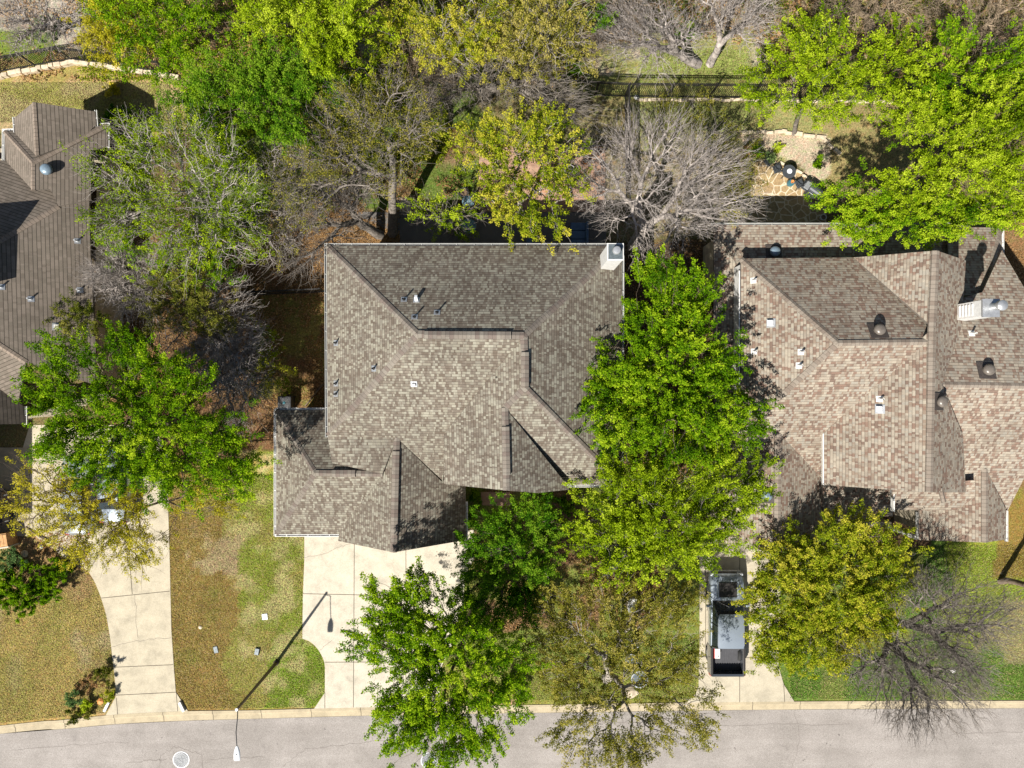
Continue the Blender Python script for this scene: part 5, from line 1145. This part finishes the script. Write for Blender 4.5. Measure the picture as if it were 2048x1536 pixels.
tree(oak, 'smaller yellow-green oak touching the right side of the lime green oak', (770, 170), [(760, 110, 56, 50), (800, 60, 50, 56), (730, 170, 56, 40)], 5.4, 1.4, 'yellowgreen', 'grey', .95, 13, .052, .17, seed=23, t0=.5)
tree('cedar_elm', 'golden olive tree at the top, above the far fence', (905, 170), [(880, 60, 62, 50), (940, 80, 66, 56), (900, 120, 60, 40), (960, 20, 66, 44)], 5.6, 1.5, 'yellowgreen', 'pale', 1.0, 14, .05, .17, tips=1500, seed=24, t0=.8)
tree('cedar_elm', 'broad golden olive tree at top centre with pale limbs', (1085, 190), [(1060, 50, 76, 56), (1120, 100, 60, 60), (1060, 130, 66, 44), (1130, 20, 56, 40), (1010, 90, 50, 50)], 5.6, 1.6, 'olive', 'pale', 1.1, 14, .05, .17, tips=1500, seed=25, t0=.75)
tree('cedar_elm', 'small deep green tree at the top edge beside the broad golden tree', (1185, 60), [(1180, 20, 32, 50)], 5.0, 1.3, 'dark', 'brown', 1.2, 14, .052, .15, seed=26, t0=.8)
tree(oak, 'green oak at the top left with a shaded hollow beside it', (360, 110), [(330, 50, 66, 60), (300, 110, 60, 46), (380, 130, 60, 50), (410, 40, 66, 56), (250, 20, 70, 40)], 5.8, 1.6, 'vivid', 'brown', 1.15, 14, .052, .17, seed=27, t0=.55)
tree('cedar_elm', 'rounded golden tree at the end of the top left fence', (265, 140), [(225, 70, 62, 50), (250, 100, 50, 36), (200, 50, 40, 36)], 5.2, 1.5, 'gold', 'tan', 1.15, 15, .05, .16, seed=28, t0=.38)
tree(oak, 'wide pale-limbed green oak beside the left house', (482, 455), [(300, 280, 76, 52), (390, 270, 76, 52), (240, 350, 76, 56), (340, 350, 90, 60), (440, 340, 76, 66), (500, 400, 50, 66), (300, 430, 100, 56), (400, 430, 90, 56), (220, 430, 60, 50), (460, 490, 60, 50), (380, 500, 70, 36)], 6.2, 1.6, 'lime', 'ash', 1.15, 9, .048, .17, tips=6500, seed=29, fork=(450, 425, 3.0), t0=.34, wig=.1)
tree(oak, 'dark shadowed oak between the deep green oak and the wide pale-limbed one', (470, 250), [(420, 210, 60, 44), (350, 190, 46, 30), (470, 270, 50, 44)], 5.2, 1.3, 'dark', 'brown', 1.2, 14, .052, .17, seed=30, t0=.55)
# -- left side
tree(oak, 'large rich green oak over the left driveway', (345, 838), [(250, 720, 66, 50), (140, 720, 60, 44), (330, 760, 80, 60), (110, 790, 66, 50), (220, 810, 100, 66), (380, 800, 56, 66), (330, 880, 110, 66), (150, 880, 90, 56), (450, 890, 70, 66), (240, 930, 100, 52), (380, 950, 90, 44), (480, 950, 50, 40)], 7.2, 1.8, 'vivid', 'brown', 1.45, 17, .055, .16, seed=31, t0=.4)
tree('cedar_elm', 'golden-leaved tree with fine dark twigs over the mouth of the left driveway', (225, 985), [(90, 960, 46, 44), (70, 1010, 34, 40), (130, 1030, 66, 50), (160, 1095, 60, 40), (240, 1040, 72, 60), (290, 1090, 48, 50), (200, 980, 66, 40), (420, 1000, 70, 36, 4.5)], 5.2, 1.2, 'gold', 'brown', 1.5, 12, .045, .14, tips=2600, seed=32, t0=.5, wig=.12, tip=.0062)
tree('juniper_tree', 'dark rounded juniper against the edge of the left roof', (215, 640), [(168, 640, 50, 42)], 4.2, 1.1, 'juniper', 'brown', 1.7, 17, .045, .13, seed=33, t0=.5)
tree('bare_tree', 'tangled grey leafless brush tree between the left and middle houses', (440, 640), [(250, 560, 62, 40), (330, 545, 60, 36), (380, 640, 66, 60), (440, 600, 60, 50), (420, 710, 60, 50), (480, 670, 46, 50), (460, 780, 50, 44), (380, 730, 40, 40)], 3.9, 1.2, None, 'ash', 2.6, tips=4800, seed=34, tip=.007, wig=.14)
tree('juniper_tree', 'dark olive juniper in the middle of the grey brush', (395, 610), [(365, 560, 46, 42), (390, 620, 46, 40), (330, 640, 40, 34), (310, 580, 34, 30)], 4.8, 1.1, 'juniper', 'brown', 1.4, 16, .045, .14, seed=35, t0=.75)
tree('juniper_tree', 'yellowish juniper at the edge of the shaded side yard', (555, 700), [(525, 690, 32, 36), (520, 745, 34, 40), (560, 760, 24, 24)], 3.0, .9, 'yellowgreen', 'brown', 1.2, 14, .045, .14, seed=36, t0=.5)
tree(oak, 'green oak filling the gap below the wide pale-limbed oak', (480, 590), [(450, 530, 50, 40), (400, 555, 40, 30), (330, 520, 60, 26), (250, 505, 46, 24)], 4.8, 1.2, 'vivid', 'brown', 1.1, 13, .05, .16, seed=37, t0=.45)
tree('bare_tree', 'ash grey leafless tree leaning across the edge of the left roof below the wide oak', (330, 560), [(250, 540, 56, 36), (330, 520, 50, 30), (290, 600, 50, 40), (210, 570, 26, 30)], 4.6, 1.1, None, 'ash', 2.4, tips=2400, seed=38, wig=.1)
tree('bare_tree', 'low grey leafless brush tree beside the rich green oak and the shaded yard', (450, 760), [(440, 740, 56, 50), (500, 760, 44, 56), (480, 690, 50, 50), (470, 820, 46, 36)], 3.2, 1.0, None, 'ash', 2.4, tips=3000, seed=39, wig=.12)
tree('juniper_tree', 'small yellow-green juniper at the upper end of the grey brush', (430, 560), [(420, 590, 40, 34), (450, 640, 30, 30), (350, 610, 30, 26)], 4.4, .9, 'juniper', 'brown', 1.3, 15, .045, .14, seed=40, t0=.85)
tree('cedar_elm', 'thin olive tree with grey twigs filling the gap left of the half-bare tree', (560, 440), [(560, 350, 50, 50), (570, 420, 44, 50), (545, 480, 40, 50), (600, 300, 40, 40)], 4.6, 1.1, 'olive', 'ash', 1.0, 7, .042, .2, tips=2600, seed=41, t0=.5, wig=.12)
# -- far bank bare trees
for i, (lab, base, bl, t, nt_) in enumerate((
    ('pale leafless tree on the rocky bank above the fence corner', (1395, 128), [(1220, 70, 66, 50), (1290, 40, 66, 50), (1280, 110, 56, 36), (1350, 70, 50, 40)], 'pale', 2600),
    ('leafless tree with a pale leaning trunk on the rocky bank', (1420, 128), [(1460, 40, 56, 46), (1500, 10, 50, 40), (1440, -10, 60, 40), (1500, 60, 36, 30)], 'pale', 1800),
    ('tan leafless tree at the top edge, right of the light green oak', (1740, 60), [(1700, 20, 66, 46), (1770, 10, 56, 40), (1720, -30, 70, 40)], 'tan', 1900),
    ('tan tangled leafless tree in the top right corner', (1920, 90), [(1900, 30, 60, 46), (1970, 60, 56, 46), (2040, 40, 56, 56), (1960, -10, 70, 40)], 'tan', 2400),
    ('ash grey leafless tree in the top left corner', (110, 60), [(50, 20, 50, 40), (130, 40, 46, 40), (80, 80, 40, 30), (20, 60, 30, 40)], 'pale', 1500),
    ('brown leafless tree at the top edge between the broad golden tree and the rocky bank', (1205, 90), [(1210, 10, 50, 40), (1260, -10, 50, 30), (1180, 80, 36, 40)], 'tan', 1200),
    ('tan leafless tree over the far fence beside the golden olive tree', (830, 175), [(830, 130, 50, 46), (870, 170, 40, 36), (790, 180, 36, 36)], 'tan', 1100))):
    tree('bare_tree', lab, base, bl, 4.6, 1.2, None, ('ash' if t == 'pale' else t), 2.2, tips=nt_, seed=50 + i, tip=.0072, wig=.12, group='leafless trees on the far bank')

# -- shrubs
def shrub(name, label, px, py, rx, ry, h, leaf, seed, bark='brown', dens=1.0, per=14, size=.045, t0=.5, group=None, cl=.14):
    z = h * .55; d = z / CH
    return tree(name, label, (px, py), [(px, py, rx, ry, h * .5, h * .45)], z, h * .5, leaf, bark, dens, per, size, .10, seed=seed, group=group, cat='shrub', tip=.004, clump=cl, clumps=4.5, low=.2, minz=.06, t0=t0)
shrub('shrub', 'blue-green bushy shrub in the bed at the left driveway mouth', 147, 1397, 16, 17, .9, 'sage', 71, t0=.3)
shrub('shrub', 'bright lime shrub beside the orange stone at the driveway mouth', 178, 1412, 17, 10, .5, 'lime', 72, t0=.8)
shrub('shrub', 'brownish twiggy shrub at the top of the driveway-mouth bed', 176, 1372, 20, 16, .6, 'dry', 73, dens=.6)
shrub('shrub', 'wispy dark shrub leaning over the left driveway edge', 214, 1352, 14, 22, 1.1, 'juniper', 74, dens=.7)
shrub('shrub', 'loose grey-green shrub spilling over the kerb', 166, 1430, 30, 14, .5, 'juniper', 75, dens=.7)
shrub('ornamental_grass', 'tuft of yellow-green grass against the driveway edge', 222, 1390, 9, 16, .5, 'yellowgreen', 76)
shrub('shrub', 'round clipped shrub against the garage, the upper one', 949, 999, 13, 17, 1.0, 'dark', 77, t0=.7, group='clipped shrubs by the garage', dens=1.6)
shrub('shrub', 'round clipped shrub against the garage, the lower one', 946, 1034, 13, 18, 1.0, 'dark', 78, t0=.6, group='clipped shrubs by the garage', dens=1.6)
shrub('shrub', 'large mottled green shrub on the left lawn below the cedar planter', 52, 1175, 66, 48, 1.6, 'vivid', 79, dens=1.0, size=.05, cl=.25, t0=.3)
shrub('shrub', 'blue-green shrub under the cedar planter at the left edge', 22, 1118, 28, 26, 1.1, 'sage', 80, t0=.25)
shrub('shrub', 'dark shrub beside the left driveway under the golden tree', 118, 1140, 28, 26, 1.0, 'vivid', 81, t0=.2, dens=.8)
shrub('shrub', 'green shrub at the top end of the flagstone patio', 1514, 306, 17, 15, .8, 'vivid', 82, t0=.4)
shrub('potted_shrub', 'light green plant beside the far charcoal chair', 1533, 322, 9, 8, .9, 'sage', 83, t0=.8)
shrub('shrub', 'lime tuft in the pale gravel bed', 1554, 300, 8, 8, .4, 'lime', 84, t0=.8)
shrub('shrub', 'dark green shrub at the right of the pale gravel bed', 1632, 318, 12, 15, .7, 'vivid', 85, t0=.3)
shrub('shrub', 'brown dry shrub left of the flagstone patio', 1494, 312, 20, 22, .9, 'dry', 86, dens=.7)
shrub('shrub', 'yellow shrub on the left back lawn by the stone wall', 225, 180, 16, 14, .7, 'gold', 87, t0=.5)
shrub('shrub', 'green shrub below the deep green oak, next to the fence line', 1150, 135, 24, 18, 1.0, 'vivid', 88, t0=.3)
shrub('shrub', 'small bright shrub at the bend of the pale trunk on the bank', 1370, 68, 24, 18, 1.4, 'vivid', 89, t0=.6)
shrub('shrub', 'dark green shrub at the back corner of the left house', 240, 235, 24, 18, 1.8, 'dark', 90, t0=.5, dens=1.3)
shrub('shrub', 'young green shrub by the right front corner of the middle house', 1130, 1010, 26, 20, 1.2, 'dark', 91, t0=.7)
shrub('shrub', 'pale green brush on the slope behind the top left fence', 95, 60, 40, 26, 1.0, 'sage', 92, t0=.6, dens=.7)
shrub('shrub', 'small green shrub at the kerb under the arching green oak', 1030, 1365, 22, 28, 1.0, 'vivid', 93, t0=.3)

# -- undergrowth and litter nobody could count
def litter(name, polys, n, mat, size, seed, zmax=.05, t0=.5, patchy=True):
    rng = np.random.default_rng(seed); out = []
    for poly, share in polys:
        xs = [p[0] for p in poly]; ys = [p[1] for p in poly]; m = int(n * share * 2.2)
        x = rng.uniform(min(xs), max(xs), m); y = rng.uniform(min(ys), max(ys), m); k = inpoly(x, y, poly) & ((fbm(x, y, 40, seed) > .42) | (not patchy))
        out.append(np.stack([(x[k] - 1024) / F * CH, (768 - y[k]) / F * CH, rng.uniform(.01, zmax, k.sum())], -1))
    c = np.concatenate(out); o = leaves(name, c, 1, .001, size, mat, None, rng, up=1.5, tvar=.25, base_t=t0); setp(o, kind='stuff'); return o
R4 = lambda a, b, c, d: [(a, b), (c, b), (c, d), (a, d)]
litter('leaf_litter', [(R4(190, 470, 655, 820), .34), (R4(1245, 480, 1430, 1100), .1), (R4(540, 420, 800, 495), .12), (R4(2005, 430, 2090, 800), .12), (R4(600, 250, 950, 430), .12), (R4(950, 1110, 1330, 1260), .12), (R4(20, 1060, 180, 1140), .05)], 42000, L['dry'], .05, 5)
litter('undergrowth', [(R4(160, -60, 1150, 165), .42), (R4(1520, -60, 2120, 160), .2), (R4(1150, -60, 1520, 50), .03), (R4(380, 170, 900, 330), .2)], 52000, L['yellowgreen'], .06, 6, .35, .4)
litter('dry_brush', [(R4(-80, -60, 1170, 165), .5), (R4(1170, -60, 1560, 90), .12), (R4(1520, -60, 2120, 160), .3)], 30000, L['dry'], .07, 8, .3, .7)

MIDLAWN = [(343, 960), (552, 950), (552, 1070), (609, 1070), (605, 1277), (628, 1290), (646, 1315), (650, 1350), (650, 1385), (627, 1415), (378, 1418), (352, 1380), (343, 1257), (338, 1030)]
LEFTLAWN = [(-60, 1120), (150, 1120), (188, 1160), (202, 1194), (213, 1231), (221, 1277), (226, 1330), (228, 1400), (210, 1426), (0, 1446), (-60, 1450)]
def turf(polys, n, size, seed):
    rng = np.random.default_rng(seed); out = []
    for poly, share in polys:
        xs = [p[0] for p in poly]; ys = [p[1] for p in poly]; m = int(n * share)
        x = rng.uniform(min(xs), max(xs), m); y = rng.uniform(min(ys), max(ys), m); k = inpoly(x, y, poly)
        out.append(np.stack([(x[k] - 1024) / F * CH, (768 - y[k]) / F * CH, rng.uniform(.005, .045, k.sum())], -1))
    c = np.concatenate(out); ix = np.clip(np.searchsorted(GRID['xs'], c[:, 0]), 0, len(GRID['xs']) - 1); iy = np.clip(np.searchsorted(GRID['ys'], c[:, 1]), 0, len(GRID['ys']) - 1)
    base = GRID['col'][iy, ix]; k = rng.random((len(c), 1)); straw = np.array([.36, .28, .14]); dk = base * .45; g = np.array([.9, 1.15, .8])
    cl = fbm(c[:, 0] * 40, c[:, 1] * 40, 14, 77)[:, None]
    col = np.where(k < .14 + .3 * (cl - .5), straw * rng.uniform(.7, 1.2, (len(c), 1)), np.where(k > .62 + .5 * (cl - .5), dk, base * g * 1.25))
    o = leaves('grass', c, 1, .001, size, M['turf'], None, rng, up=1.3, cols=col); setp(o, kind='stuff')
turf([(LEFTLAWN, .20), (MIDLAWN, .30), (R4(1580, 1090, 2060, 1398), .30), (R4(0, 165, 340, 245), .10), (R4(950, 1270, 1392, 1400), .14), (R4(1270, 205, 1500, 262), .06), (R4(1280, 100, 1500, 160), .08)], 420000, .026, 9)
print('leaves', NL[0])
